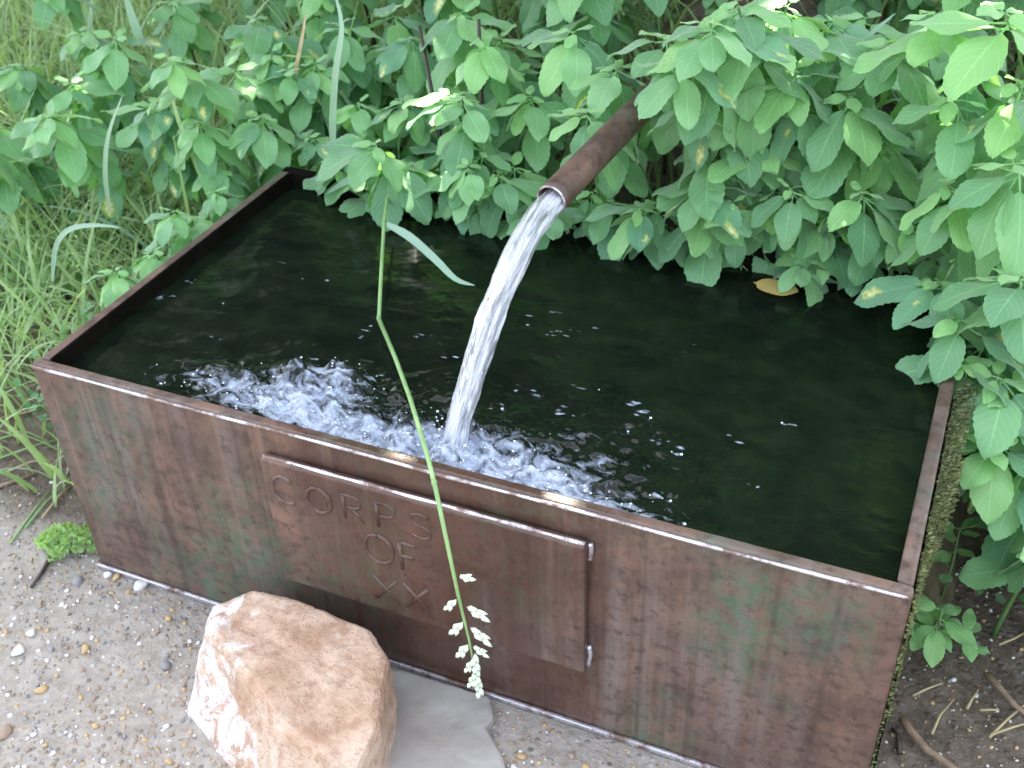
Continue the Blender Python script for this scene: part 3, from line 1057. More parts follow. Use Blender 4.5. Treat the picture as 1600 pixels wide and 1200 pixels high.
gm = MB()
for _ in range(25000):
    x, y = random.uniform(-2.3, 0.0), random.uniform(0.05, 3.2)
    if random.random() < 0.25:
        x, y = random.uniform(0.0, 2.4), random.uniform(0.95, 3.4)
    elif y < 0.40 and x > -0.6:
        # thin out towards the bare grit in front
        if random.random() > sstep(0.08, 0.40, y + 0.12 * (vnoise(x * 9, y * 9, 2) - 0.5)) * 0.9 + 0.03:
            continue
    l = random.uniform(0.12, 0.34) * (1.0 if y > 0.5 else 0.7)
    az = random.uniform(0, 6.28)
    add_blade(gm, blade_pts((x, y, gz(x, y) - 0.005), az, l, random.uniform(5, 40), random.uniform(0.4, 1.9), 4), random.uniform(0.003, 0.010), az)
kind(gm.build('grass', M['grass']), 'stuff')

gc = MB()
for _ in range(11000):
    x, y = random.uniform(-1.2, 2.2), random.uniform(0.69, 2.4)
    if random.random() < 0.2:
        x, y = random.uniform(1.30, 1.8), random.uniform(0.42, 0.9)
    elif random.random() < 0.12:
        x, y = random.uniform(-0.35, -0.02), random.uniform(0.2, 0.7)
    s = random.uniform(0.010, 0.026)
    az = random.uniform(0, 6.28)
    p = Vector((x, y, gz(x, y) + random.uniform(0.01, 0.16)))
    m = leaf_matrix(p, az, random.uniform(-0.8, 0.3), random.uniform(-0.5, 0.5), 1)
    pr = [(0, 0, 0), (0.36, 0.3, 0.08), (0.34, 0.65, 0.05), (0, 1, -0.1), (-0.34, 0.65, 0.05), (-0.36, 0.3, 0.08), (0, 0.5, 0)]
    gc.add([m @ Vector((a * s, b_ * s, c_ * s)) for a, b_, c_ in pr], [(0, 1, 6), (1, 2, 6), (2, 3, 6), (3, 4, 6), (4, 5, 6), (5, 0, 6)],
           [(a / 0.36, b_) for a, b_, c_ in pr])
kind(gc.build('ground_cover', M['cover']), 'stuff')

# tufts whose blades can be told apart: left bank, and the reed-like ones behind
TUFTS = [(-0.62, 0.55, 0.40, 9, 'tuft of long arching grass at the far left edge'), (-0.40, 0.42, 0.34, 8, 'tuft of arching grass left of the broad leaved weed'),
         (-0.28, 0.70, 0.42, 9, 'tall grass tuft behind the left rim of the trough'), (-0.95, 0.95, 0.46, 9, 'tall grass tuft at the upper left corner'),
         (-0.60, 1.15, 0.55, 10, 'tall reed like grass tuft rising at the top left'), (-0.15, 1.05, 0.55, 10, 'reed like grass tuft with upright blades over the back left corner'),
         (0.10, 0.84, 0.42, 9, 'upright dark grass tuft growing at the back rim'), (0.32, 0.95, 0.42, 8, 'grass tuft between the jewelweed above the grass stalk'),
         (1.12, 0.98, 0.40, 8, 'bright green grass tuft in the dark gap of the right thicket'), (1.30, 1.25, 0.45, 8, 'grass tuft at the top of the right thicket'),
         (-0.85, 0.70, 0.44, 10, 'pale grass tuft at the left border above the low weeds'), (-0.48, 0.85, 0.46, 10, 'pale tall grass tuft between the leftmost jewelweeds'),
         (-0.30, 1.30, 0.60, 10, 'tall grass tuft at the top behind the left jewelweeds'), (-1.1, 1.4, 0.55, 10, 'tall grass tuft in the extreme upper left corner'),
         (-0.16, 0.30, 0.20, 8, 'short grass tuft close to the left front corner'), (-0.20, 0.13, 0.17, 8, 'short straw tinted grass tuft beside the wet grit')]
for i, (x, y, hh, nb_, lab) in enumerate(TUFTS):
    z = gz(x, y) - 0.01
    root = thing('grass_tuft', (x, y, z), lab, 'grass')
    for q in range(nb_):
        az = random.uniform(0, 6.28)
        mb = MB()
        p = (random.uniform(-0.04, 0.04), random.uniform(-0.04, 0.04), 0)
        add_blade(mb, blade_pts(p, az, hh * random.uniform(0.7, 1.2), random.uniform(3, 26), random.uniform(0.3, 1.7), 8), random.uniform(0.008, 0.016), az)
        mb.build('blade', M['grass'] if random.random() < 0.55 else M['reed'], root)


def long_blade(path, wd, mat, lab, cat='grass', name='tall_grass'):
    pts = [at_y(u, v, y) for (u, v, y) in path]
    fine = []
    for i in range(len(pts) - 1):
        for q in range(4):
            t = q / 4
            p0, p1, p2, p3 = pts[max(i - 1, 0)], pts[i], pts[i + 1], pts[min(i + 2, len(pts) - 1)]
            fine.append(0.5 * ((2 * p1) + (p2 - p0) * t + (2 * p0 - 5 * p1 + 4 * p2 - p3) * t * t + (3 * p1 - p0 - 3 * p2 + p3) * t ** 3))
    fine.append(pts[-1])
    o0 = fine[0].copy()
    mb = MB()
    n = len(fine) - 1
    V, F, UV = [], [], []
    for i, p in enumerate(fine):
        t = i / n
        tt = (fine[min(i + 1, n)] - fine[max(i - 1, 0)]).normalized()
        view = Vector((0.25, -0.75, 0.6)).normalized()
        sv = tt.cross(view).normalized()
        nn = sv.cross(tt)
        h = wd / 2 * (min(1, 0.5 + t * 2.5) * (1 - t ** 3) + 0.05)
        V += [p - o0 - sv * h + nn * h * 0.25, p - o0, p - o0 + sv * h + nn * h * 0.25]
        UV += [(-1, t), (0, t), (1, t)]
    for i in range(n):
        a = i * 3
        F += [(a, a + 1, a + 4, a + 3), (a + 1, a + 2, a + 5, a + 4)]
    mb.add(V, F, UV)
    o = mb.build(name, mat)
    o.location = o0
    return tag(o, lab, cat)


long_blade([(522, 250, 0.74), (520, 190, 0.74), (525, 110, 0.74), (534, 40, 0.76), (520, -20, 0.8)], 0.013, M['reed'], 'pale bluish grass blade hanging straight down in the middle of the thicket')
long_blade([(172, 330, 0.62), (165, 270, 0.60), (170, 210, 0.60), (192, 148, 0.60)], 0.011, M['reed'], 'pale upright grass blade with pointed tip in the left grass')
long_blade([(82, 440, 0.42), (88, 385, 0.42), (110, 358, 0.42), (150, 352, 0.42), (190, 356, 0.42)], 0.011, M['reed'], 'pale grass blade bent sharply over to the right above the left rim')
long_blade([(222, 70, 0.95), (208, 30, 0.95), (192, -20, 0.95)], 0.020, M['reed'], 'wide pale grass blade at the top left')
long_blade([(335, 325, 0.64), (300, 240, 0.66), (272, 165, 0.68), (262, 80, 0.70)], 0.009, M['grass'], 'long olive grass stem leaning behind the left rim')
long_blade([(465, 110, 0.85), (458, 130, 0.85), (472, 60, 0.87), (478, 20, 0.9)], 0.009, M['straw'], 'dry tan grass blade among the green at the top')
long_blade([(1320, 190, 0.80), (1345, 160, 0.80), (1375, 130, 0.82), (1400, 118, 0.84)], 0.022, M['grass'], 'bright green broad grass blade in the dark gap at the upper right')
long_blade([(1290, 110, 0.85), (1340, 70, 0.85), (1400, 20, 0.9)], 0.010, M['reed'], 'pale grey blade slanting across the upper right leaves')

# the grass stalk arching over the water with its seed head
path = [(612, 255, .66), (606, 300, .60), (600, 350, .51), (596, 420, .40), (592, 498, .285)]
path2 = [(592, 498, .285), (618, 560, .19), (640, 620, .10), (656, 672, .03), (668, 712, -.02), (681, 765, -.055), (699, 850, -.075), (716, 930, -.085), (733, 1000, -.088), (748, 1080, -.09)]
P1 = [at_y(*q) for q in path]
P2 = [at_y(*q) for q in path2]
base = P1[0].copy()
base_g = Vector((base.x - 0.02, 0.80, gz(base.x, 0.80)))
stalk = thing('grass_stalk', base_g, 'green grass stalk arching over the trough with pale seed head hanging at the front', 'grass stalk')
st = MB()
pp = [base_g, base_g.lerp(base, 0.6) + Vector((0, 0.03, 0.06))] + P1
st.tube([p - base_g for p in pp], [0.0028] * 3 + [0.0030] * (len(pp) - 3), 8)
st.tube([p - base_g for p in P2], [0.0034, 0.0032, 0.0031, 0.003, 0.0029, 0.0028, 0.0026, 0.0022, 0.0016, 0.0008], 8)
M['stalk'] = mat_plain('grass_stalk_green', (0.16, 0.30, 0.10), (0.27, 0.42, 0.17), 30, 0.45)
st.build('stem', M['stalk'], stalk)
nod = MB()
for p in (P1[-1], P2[3], P2[4] * 0.2 + P2[5] * 0.8, P1[2]):
    nod.add([(p.x - base_g.x + v.x * 0.0042, p.y - base_g.y + v.y * 0.0042, p.z - base_g.z + v.z * 0.0055) for v in IV], IF)
nod.build('node', M['stalk'], stalk)
for path_, wd in (([(604, 350, .51), (640, 370, .49), (680, 405, .46), (712, 436, .43), (742, 446, .42)], 0.013), ([(600, 268, .64), (570, 272, .63), (540, 284, .62), (510, 303, .60)], 0.016)):
    o = long_blade(path_, wd, M['reed'], 'x')
    del o['label'], o['category']
    o.name = 'blade'
    loc = o.location.copy()
    o.parent = stalk
    o.location = loc - base_g


def spikelet_mesh(l, wd):
    mb = MB()
    n = 4
    for j in range(n):
        t = j / n
        sgn = 1 if j % 2 else -1
        s = l * 0.52
        o0 = Vector((sgn * wd * 0.12, l * t * 0.75, 0))
        pr = [(0, 0, 0), (0.22, 0.35, 0.1), (0.14, 0.75, 0.06), (0.02 * sgn, 1, 0), (-0.14, 0.75, 0.06), (-0.22, 0.35, 0.1), (0, 0.5, 0.22), (0, 0.5, -0.12)]
        V = [(o0.x + a * s * 0.95 + sgn * b_ * s * 0.12, o0.y + b_ * s, c_ * s) for a, b_, c_ in pr]
        F = []
        for q in range(6):
            q2 = (q + 1) % 6
            F += [(q, q2, 6), (q2, q, 7)]
        mb.add(V, F)
    return mesh('spikelet', mb.V, mb.F, M['spike'])


SP = [spikelet_mesh(0.034, 0.012), spikelet_mesh(0.028, 0.010)]
for (u, v, du, dv, m) in ((718, 904, 20, -2, 1), (712, 935, -18, 24, 1), (728, 950, 32, 14, 0), (722, 970, -22, 32, 0), (733, 982, 34, 22, 0), (730, 1005, -20, 36, 0),
                          (738, 1012, 14, 6, 1), (740, 1020, 6, 32, 0), (738, 1030, -10, 26, 1), (743, 1042, 4, 34, 0), (746, 1060, 6, 34, 0), (741, 1052, -6, 22, 1)):
    y = -0.088
    p = at_y(u, v, y)
    q = at_y(u + du, v + dv, y - 0.004)
    d = (q - p).normalized()
    zv = Vector((0.1, -0.8, 0.6))
    xv = d.cross(zv).normalized()
    zv = xv.cross(d)
    o = link('spikelet', SP[m], stalk)
    m4 = Matrix((xv, d, zv)).transposed().to_4x4()
    m4.translation = p - base_g
    o.matrix_local = m4

# ------------------------------------------------------------------ stones
def stone_from(poly_bottom, poly_top, name, mat, seed, rough=0.004, sub=4):
    """a hull between two outlines, subdivided and roughened"""
    n = len(poly_bottom)
    c = sum((Vector(p) for p in poly_bottom + poly_top), Vector()) / (2 * n)
    V = [Vector(p) for p in poly_bottom] + [Vector(p) for p in poly_top]
    cb = sum((Vector(p) for p in poly_bottom), Vector()) / n
    ct = sum((Vector(p) for p in poly_top), Vector()) / n
    V += [cb, ct]
    F = []
    for i in range(n):
        j = (i + 1) % n
        F += [(i, j, n + j, n + i), (j, i, 2 * n), (n + i, n + j, 2 * n + 1)]
    org = Vector((c.x, c.y, 0))
    me = mesh(name, [v - org for v in V], F, mat)
    o = link(name, me)
    o.location = org
    cr = o.modifiers.new('bevel', 'BEVEL')
    cr.width = 0.010
    cr.segments = 2
    cr.limit_method = 'ANGLE'
    cr.angle_limit = math.radians(25)
    s1 = o.modifiers.new('sub', 'SUBSURF')
    s1.subdivision_type = 'SIMPLE'
    s1.levels = s1.render_levels = sub
    sm = o.modifiers.new('smooth', 'SMOOTH')
    sm.factor = 0.6
    sm.iterations = 2
    for (sz, stg) in ((0.09, 0.010), (0.03, rough * 1.4), (0.010, rough * 0.6)):
        tx = bpy.data.textures.new(name, 'CLOUDS')
        tx.noise_scale = sz
        tx.noise_depth = 3
        dm = o.modifiers.new('rough', 'DISPLACE')
        dm.texture = tx
        dm.strength = stg
        dm.mid_level = 0.5
        dm.texture_coords = 'LOCAL'
    return o


k = NT('brown_quartz_stone')
co = k.coord('Object')
n1 = k.noise(co, 11, 5, 0.6)
n2 = k.noise(co, 45, 6, 0.7)
n3 = k.noise(k.coord('Object', (1, 1, 1), (0.3, 0.5, 0.8)), 17, 5, 0.65, 1.5)
c = k.ramp(n1, [(0.3, (0.37, 0.225, 0.14)), (0.5, (0.52, 0.365, 0.265)), (0.7, (0.60, 0.47, 0.37))])
c = k.mix(k.ramp(n2, [(0.36, 0.55), (0.5, 0.0)]), c, (0.30, 0.17, 0.10))
n6 = k.noise(co, 24, 4, 0.6, 0.8)
c = k.mix(k.ramp(n6, [(0.55, 0.0), (0.68, 0.45)]), c, (0.27, 0.17, 0.115))
c = k.mix(k.ramp(n6, [(0.30, 0.6), (0.42, 0.0)]), c, (0.60, 0.51, 0.43))
n7 = k.noise(co, 220, 3, 0.6)
c = k.mix(k.ramp(n7, [(0.30, 0.6), (0.42, 0.0)]), c, (0.16, 0.10, 0.07))
sp = k.n('ShaderNodeSeparateXYZ')
k.l(co, sp.inputs[0])
# quartz seam: on the left flank of the stone
qx = k.math('ADD', k.math('MULTIPLY', sp.outputs[0], -5.5), k.math('MULTIPLY', sp.outputs[1], -3.2))
q = k.math('ADD', k.math('ADD', qx, -0.50), k.math('MULTIPLY', k.math('SUBTRACT', n3, 0.5), 2.6))
qm = k.ramp(q, [(0.0, 0.0), (0.22, 1.0)])
c = k.mix(qm, c, k.ramp(n2, [(0.34, (0.34, 0.20, 0.13)), (0.46, (0.66, 0.60, 0.60)), (0.7, (0.78, 0.75, 0.76))]))
b = k.bsdf(c, k.mix(qm, (0.75,) * 3, (0.4,) * 3), 0.5)
k.l(k.bump(k.math('ADD', n2, k.noise(co, 140, 4, 0.7)), 0.7, 0.006), b.inputs['Normal'])
M['stone'] = k.fin(b.outputs[0])
bot = [(0.285, -0.10, -.01), (0.30, -0.185, -.01), (0.40, -0.235, -.01), (0.52, -0.30, -.01), (0.63, -0.30, -.01), (0.63, -0.20, -.01), (0.595, -0.09, -.01), (0.55, -0.045, -.01), (0.42, -0.035, -.01), (0.33, -0.045, -.01)]
top = [(0.302, -0.085, .118), (0.325, -0.125, .125), (0.40, -0.165, .132), (0.52, -0.235, .135), (0.635, -0.262, .125), (0.628, -0.185, .132), (0.588, -0.085, .128), (0.545, -0.048, .128), (0.43, -0.038, .130), (0.345, -0.045, .128)]
o = stone_from(bot, top, 'boulder', M['stone'], 1)
tag(o, 'big tan boulder streaked with white quartz lying against the trough front', 'stone')
k = NT('grey_slab_stone')
n1 = k.noise(k.coord('Object'), 12, 5)
n2 = k.noise(k.coord('Object'), 60, 5, 0.7)
c = k.ramp(n1, [(0.3, (0.24, 0.225, 0.20)), (0.7, (0.36, 0.345, 0.32))])
c = k.mix(k.ramp(n2, [(0.55, 0.0), (0.7, 0.5)]), c, (0.36, 0.28, 0.19))
b = k.bsdf(c, 0.38, 0.5)
k.l(k.bump(k.math('ADD', n1, k.math('MULTIPLY', n2, 0.3)), 0.4, 0.006), b.inputs['Normal'])
M['slab'] = k.fin(b.outputs[0])
outl = [(600, 1050), (640, 1056), (700, 1076), (770, 1096), (776, 1130), (764, 1146), (790, 1190), (800, 1230), (700, 1290), (560, 1290), (430, 1250), (345, 1175), (420, 1150), (560, 1120)]
pb = [at_z(u, v, 0.0) for u, v in outl]
cc = sum(pb, Vector()) / len(pb)
o = stone_from([(p.x, p.y, -0.012) for p in pb], [tuple(cc.lerp(p, 0.975).to_2d()) + (0.016,) for p in pb], 'flat_stone', M['slab'], 2, 0.002)
o.modifiers['bevel'].width = 0.005
o.modifiers['smooth'].iterations = 3
o.modifiers['rough'].strength = 0.006
tag(o, 'flat wet grey stone slab lying under the boulder at the trough foot', 'stone')

# grit: loose pebbles
PCOL = {'white': ((0.55, 0.53, 0.50), (0.74, 0.73, 0.72)), 'ochre': ((0.38, 0.25, 0.11), (0.52, 0.38, 0.19)), 'grey': ((0.17, 0.17, 0.175), (0.30, 0.29, 0.29)), 'brown': ((0.23, 0.165, 0.115), (0.36, 0.27, 0.20))}
for kx, (a, b_) in PCOL.items():
    M['peb_' + kx] = mat_plain('pebble_' + kx, a, b_, 60, 0.5, 0.3, 0.002)


def pebble_mesh(seed, mat):
    rr = random.Random(seed)
    V = []
    # one subdivision of the icosahedron
    vs = [v.copy() for v in IV]
    cache = {}
    fs = []

    def mid(a, b__):
        key = (min(a, b__), max(a, b__))
        if key not in cache:
            vs.append((vs[a] + vs[b__]).normalized())
            cache[key] = len(vs) - 1
        return cache[key]
    for (a, b__, c_) in IF:
        x, y, z = mid(a, b__), mid(b__, c_), mid(c_, a)
        fs += [(a, x, z), (b__, y, x), (c_, z, y), (x, y, z)]
    for v in vs:
        s = 1 + 0.16 * math.sin(v.x * 3.1 + seed) + 0.12 * math.sin(v.y * 4.3 + seed * 2.1) + rr.uniform(-0.05, 0.05)
        V.append((v.x * s, v.y * s * 0.78, v.z * s * 0.55))
    return mesh('pebble', V, fs, mat)


PM = {c_: [pebble_mesh(i + 10 * j, M['peb_' + c_]) for i in range(3)] for j, c_ in enumerate(PCOL)}
inst = MB()
pebv = {}
grm = {c_: MB() for c_ in PCOL}
N = 0
while N < 11000:
    x, y = random.uniform(-0.75, 1.15), random.uniform(-0.75, 0.16)
    if N % 9 == 0:
        x, y = random.uniform(1.21, 1.7), random.uniform(-0.1, 0.5)
    if 0 < x < 1.205 and y > -0.012:
        continue
    if y > 0.02 and random.random() < 0.5:
        continue
    dens = 0.35 + 0.65 * float(vnoise(x * 6, y * 6, 8))
    if random.random() > dens:
        continue
    c_ = random.choices(['white', 'ochre', 'grey', 'brown'], [0.2, 0.22, 0.25, 0.33])[0]
    s = min(random.lognormvariate(math.log(0.0023), 0.4), 0.0050)
    rz = random.uniform(0, 6.28)
    z = gz(x, y)
    e = Euler((random.uniform(-.4, .4), random.uniform(-.4, .4), rz)).to_matrix()
    V = [Vector((x, y, z + s * 0.1)) + e @ Vector((v.x * s * random.uniform(0.9, 1.1), v.y * s * 0.75, v.z * s * 0.6)) for v in IV]
    grm[c_].add(V, IF)
    N += 1
V, F, mi, off = [], [], [], 0
for j, c_ in enumerate(PCOL):
    V += grm[c_].V
    F += [tuple(i + off for i in f) for f in grm[c_].F]
    mi += [j] * len(grm[c_].F)
    off = len(V)
kind(link('gravel', mesh('gravel', V, F, None, True, None, [M['peb_' + c_] for c_ in PCOL], mi)), 'stuff')


def pebble(u, v, s, c_, lab, grp=None, i=0):
    p = at_z(u, v, 0.0)
    o = link('pebble', PM[c_][i % 3])
    o.location = (p.x, p.y, gz(p.x, p.y) + s * 0.25)
    o.scale = (s, s, s)
    o.rotation_euler = (random.uniform(-.3, .3), random.uniform(-.3, .3), random.uniform(0, 6.28))
    return tag(o, lab, 'pebble', grp)


pebble(221, 917, 0.012, 'white', 'largest white pebble on the grit near the trough front')
pebble(122, 912, 0.011, 'grey', 'blue grey flat pebble beside the bright moss clump')
pebble(52, 994, 0.009, 'white', 'pale bluish pebble left on the grit')
pebble(30, 1022, 0.011, 'white', 'chalk white oblong pebble at the left edge')
pebble(135, 1020, 0.008, 'ochre', 'pinkish tan pebble between the left edge and the boulder')
pebble(264, 969, 0.007, 'ochre', 'yellow round pebble left of the boulder corner')
pebble(8, 1145, 0.012, 'brown', 'brown pebble at the bottom left corner')
pebble(64, 1078, 0.009, 'ochre', 'yellowish pebble on the grit at lower left')
pebble(168, 900, 0.008, 'white', 'white quartz pebble near the left bottom corner of the trough')
pebble(182, 904, 0.007, 'ochre', 'amber pebble near the left bottom corner of the trough')
pebble(260, 1042, 0.010, 'grey', 'dark pebble close to the left flank of the boulder')
pebble(1420, 996, 0.010, 'grey', 'mauve grey pebble at the right foot of the trough')
for i in range(56):
    c_ = ('white', 'ochre', 'grey', 'brown')[i % 4]
    while True:
        u, v = random.uniform(-40, 300), random.uniform(900, 1230)
        p = at_z(u, v, 0)
        if p.y < -0.02:
            break
    pos_ = word((v - 900) / 330, [', near the trough', ', halfway down', ', towards the bottom']) + word((u + 40) / 340, [' left edge', ' in the open grit', ' beside the boulder'])
    pebble(u, v, random.uniform(0.0035, 0.0055), c_, {'white': 'small white pebble left of the boulder', 'ochre': 'small ochre pebble left of the boulder', 'grey': 'small dark grey pebble left of the boulder', 'brown': 'small brown pebble left of the boulder'}[c_] + pos_,
           {'white': 'white pebbles in the grit', 'ochre': 'ochre pebbles in the grit', 'grey': 'grey pebbles in the grit', 'brown': 'brown pebbles in the grit'}[c_], i)
for i in range(10):
    pebble(random.uniform(800, 1000), random.uniform(1165, 1230), random.uniform(0.004, 0.007), ('white', 'ochre', 'brown')[i % 3],
           {'white': 'white pebble at the trough foot right of the flat stone', 'ochre': 'ochre pebble at the trough foot right of the flat stone', 'brown': 'brown pebble at the trough foot right of the flat stone'}[('white', 'ochre', 'brown')[i % 3]],
           ('white', 'ochre', 'brown')[i % 3] + ' pebbles right of the flat stone', i)

# ------------------------------------------------------------------ small plants and litter
def sprig(u, v, z, n, s, lab, name='seedling', src=YOUNG, stemh=0.03, gnd=None):
    p = at_z(u, v, z)
    b0 = gz(p.x, p.y) if gnd is None else gnd
    root = thing(name, (p.x, p.y, b0), lab, 'plant')
    st = MB()
    st.tube([(0, 0, -0.01), (0.003, -0.004, (z - b0) * 0.6), (0, 0, z - b0 + 0.001)], [0.0022, 0.0018, 0.0014], 6)
    st.build('stem', M['stem'], root)
    for q in range(n):
        a = q * 2.4 + random.uniform(-0.3, 0.3)
        hgt = (z - b0) * random.uniform(0.45, 1.0)
        put_leaf(root, random.choice(src), Vector((0, 0, hgt)), a, math.radians(random.uniform(-20, 25)), random.uniform(-0.3, 0.3), s / 0.07 * random.uniform(0.7, 1.15))
    return root


sprig(1472, 950, 0.11, 15, 0.046, 'bright young plant with small round leaves at the trough right foot')
sprig(1512, 985, 0.05, 7, 0.034, 'tiny bright seedling on the bare soil right of the trough')
sprig(1500, 825, 0.16, 8, 0.034, 'small dull leafed plant between the mossy side and the low jewelweed')
sprig(75, 440, 0.07, 7, 0.046, 'broad leaved weed with rounded leaves left of the left rim', 'broadleaf_weed', ROUNDLEAF)
sprig(30, 480, 0.05, 5, 0.040, 'low broad leaved weed at the left edge', 'broadleaf_weed', ROUNDLEAF)
sprig(140, 395, 0.10, 6, 0.040, 'glossy leaved weed against the middle of the left rim', 'broadleaf_weed', ROUNDLEAF)

# fallen leaves
o = link('fallen_leaf', leaf_mesh('fallen_leaf', M['yellowleaf'], 0.07, 0.044, 9, 0.0, 0.0, 0.0, 0.004, 91, 0.08, 0.8, 0.001))
p = at_z(1178, 441, ZW + 0.009)
o.matrix_world = leaf_matrix(p, math.radians(-6), 0.03, 0.10, 0.95)
tag(o, 'yellow brown fallen leaf floating on the dark water', 'leaf')
M['dullleaf'] = mat_leaf('dull_fallen_leaf', (0.13, 0.17, 0.09), (0.17, 0.22, 0.12), trans=0.1)
o = link('fallen_leaf', leaf_mesh('fallen_leaf', M['dullleaf'], 0.07, 0.04, 7, 0.1, 0.25, 0.2, 0.03, 95, 0.10))
p = at_z(1602, 872, 0.03)
o.matrix_world = leaf_matrix((p.x, p.y, gz(p.x, p.y) + 0.025), math.radians(206), -0.1, 0.1, 0.92)
tag(o, 'dull green fallen leaf lying on the bare soil at the right', 'leaf')


def litter(path, rad, mat, name, lab, cat, grp=None, lift=0.004):
    pts = []
    for (u, v) in path:
        p = at_z(u, v, 0.0)
        pts.append(Vector((p.x, p.y, max(gz(p.x, p.y), 0) + lift)))
    o0 = pts[0].copy()
    mb = MB()
    n = len(pts)
    mb.tube([p - o0 for p in pts], [rad * (1 - 0.45 * i / (n - 1)) for i in range(n)], 7)
    o = mb.build(name, mat)
    o.location = o0
    return tag(o, lab, cat, grp)


litter([(1408, 1128), (1422, 1150), (1448, 1178), (1490, 1206), (1520, 1230)], 0.0065, M['twig'], 'twig', 'thick pale brown twig on the soil at the bottom right', 'twig', None, 0.008)
litter([(1540, 1058), (1562, 1082), (1585, 1108), (1612, 1130)], 0.0055, M['twig'], 'twig', 'grey brown twig by the right picture edge', 'twig', None, 0.007)
litter([(1405, 1180), (1402, 1150), (1392, 1140)], 0.004, M['stem_dark'], 'twig', 'short black twig at the right foot of the trough', 'twig')
litter([(-5, 772), (25, 757), (58, 742)], 0.0045, M['twig'], 'twig', 'short pale twig on the wet grit at the left edge', 'twig')
litter([(105, 845), (88, 870), (70, 900), (52, 925)], 0.005, M['stem_dark'], 'twig', 'black twig slanting beside the bright moss clump', 'twig')
for i, pa in enumerate([[(1545, 1155), (1575, 1125), (1605, 1100)], [(1550, 1150), (1585, 1138), (1620, 1128)], [(1455, 1150), (1468, 1120), (1490, 1095)], [(1425, 1090), (1450, 1078), (1472, 1070)], [(1510, 1110), (1518, 1095), (1528, 1080)], [(1560, 1010), (1585, 1000), (1610, 985)], [(1530, 1112), (1560, 1112)]]):
    litter(pa, 0.0022, M['straw'], 'straw', ['dry straw at the bottom right forming the upper arm of a V', 'dry straw at the bottom right forming the lower arm of a V', 'curved dry straw on the soil left of the straw V',
        'short dry straw beside the mossy foot of the trough', 'short upright dry straw between the twigs at the right', 'dry straw near the dull fallen leaf at the right edge', 'short level dry straw above the straw V'][i], 'straw')
for i, pa in enumerate([[(45, 835), (75, 790), (110, 752)], [(70, 820), (95, 780), (112, 765)], [(0, 720), (60, 700), (100, 690)], [(5, 745), (50, 725), (95, 722)], [(20, 860), (60, 800), (80, 770)], [(0, 660), (55, 650), (95, 640)], [(0, 690), (40, 680)]]):
    litter(pa, 0.0022, M['straw'] if i % 2 else M['stalk'], 'straw', ('dry straw' if i % 2 else 'limp green straw') + ' left of the trough, ' + ['longest, above the moss clump', 'beside the longest green one', 'topmost slanting one', 'just below the topmost slanting one', 'lowest, left of the moss', 'close to the left trough corner', 'short one at the left edge'][i], 'straw', None, 0.006)

# moss: bright clump by the left bottom corner, and the crust along the right side
def moss(name, pts_fn, n, s, mat, lab=None, cat=None):
    mb = MB()
    for _ in range(n):
        p, nrm = pts_fn()
        az = random.uniform(0, 6.28)
        l = s * random.uniform(0.6, 1.4)
        d = (nrm + Vector((random.uniform(-.7, .7), random.uniform(-.7, .7), random.uniform(-.3, .7)))).normalized()
        sv = d.cross(Vector((math.cos(az), math.sin(az), 0.3))).normalized()
        mb.add([p - sv * l * 0.22, p + sv * l * 0.22, p + d * l * 0.7 + sv * l * 0.2, p + d * l, p + d * l * 0.7 - sv * l * 0.2], [(0, 1, 2, 3, 4)])
    return mb.build(name, mat, None, True, False)


M['brightmoss'] = mat_leaf('bright_moss', (0.24, 0.40, 0.12), (0.38, 0.55, 0.22), trans=0.25, vein=0.05)


def f_clump():
    a = random.uniform(0, 6.28)
    r_ = math.sqrt(random.random()) * (0.55 + 0.75 * float(vnoise(2.2 * math.cos(a) + 5, 2.2 * math.sin(a) + 5, 3)))
    x, y = -0.068 + 0.058 * r_ * math.cos(a), 0.012 + 0.034 * r_ * math.sin(a) + 0.3 * 0.05 * r_ * math.cos(a)
    return Vector((x, y, gz(x, y) + 0.012 * (1 - r_ ** 2) + 0.010 * float(vnoise(x * 70, y * 70, 6)))), Vector((random.uniform(-.6, .6), random.uniform(-.9, .3), 0.8))


o = moss('moss_clump', f_clump, 1000, 0.014, M['brightmoss'])
tag(o, 'bright green moss clump on the grit at the left bottom corner of the trough', 'moss')


def f_side():
    y = random.uniform(0.0, 0.55)
    z = TH - 0.006 - random.random() ** 1.7 * (0.40 if y < 0.25 else 0.3)
    th = 0.005 + 0.022 * sstep(0.02, 0.3, y) * sstep(0.1, 0.36, z) * (0.6 + 0.8 * float(vnoise(y * 14, z * 14, 4)))
    if float(vnoise(y * 22, z * 16, 14)) < 0.25 + 0.35 * (z < 0.2):
        th *= 0.3
    return Vector((TL + random.random() * th, y, z - random.random() * 0.01)), Vector((1, -0.1, 0.5))


o = moss('moss', f_side, 14000, 0.0042, M['moss'])
kind(o, 'stuff')
bank = MB()
# earth and stone fill banked against the right side, that the moss sits on
ys = np.linspace(0.005, 0.66, 40)
zs = np.linspace(0, 1, 16)
V, F = [], []
for y in ys:
    for t in zs:
        th = 0.004 + 0.016 * float(sstep(0.12, 0.40, y)) * (0.5 + float(vnoise(y * 14, t * 5, 4)))
        topz = TH - 0.012
        V.append((TL + 0.002 + th * (t ** 0.5) + 0.05 * t ** 4 * float(sstep(0.2, 0.5, y)), y, topz * (1 - t) - 0.005))
for i in range(len(ys) - 1):
    for j in range(len(zs) - 1):
        a = i * len(zs) + j
        F.append((a, a + 1, a + len(zs) + 1, a + len(zs)))
bank.add(V, F)
M['soil'] = mat_plain('damp_earth', (0.05, 0.045, 0.02), (0.13, 0.11, 0.06), 40, 0.9, 0.8, 0.01)
kind(bank.build('earth_bank', M['soil'], None, True, False), 'structure')

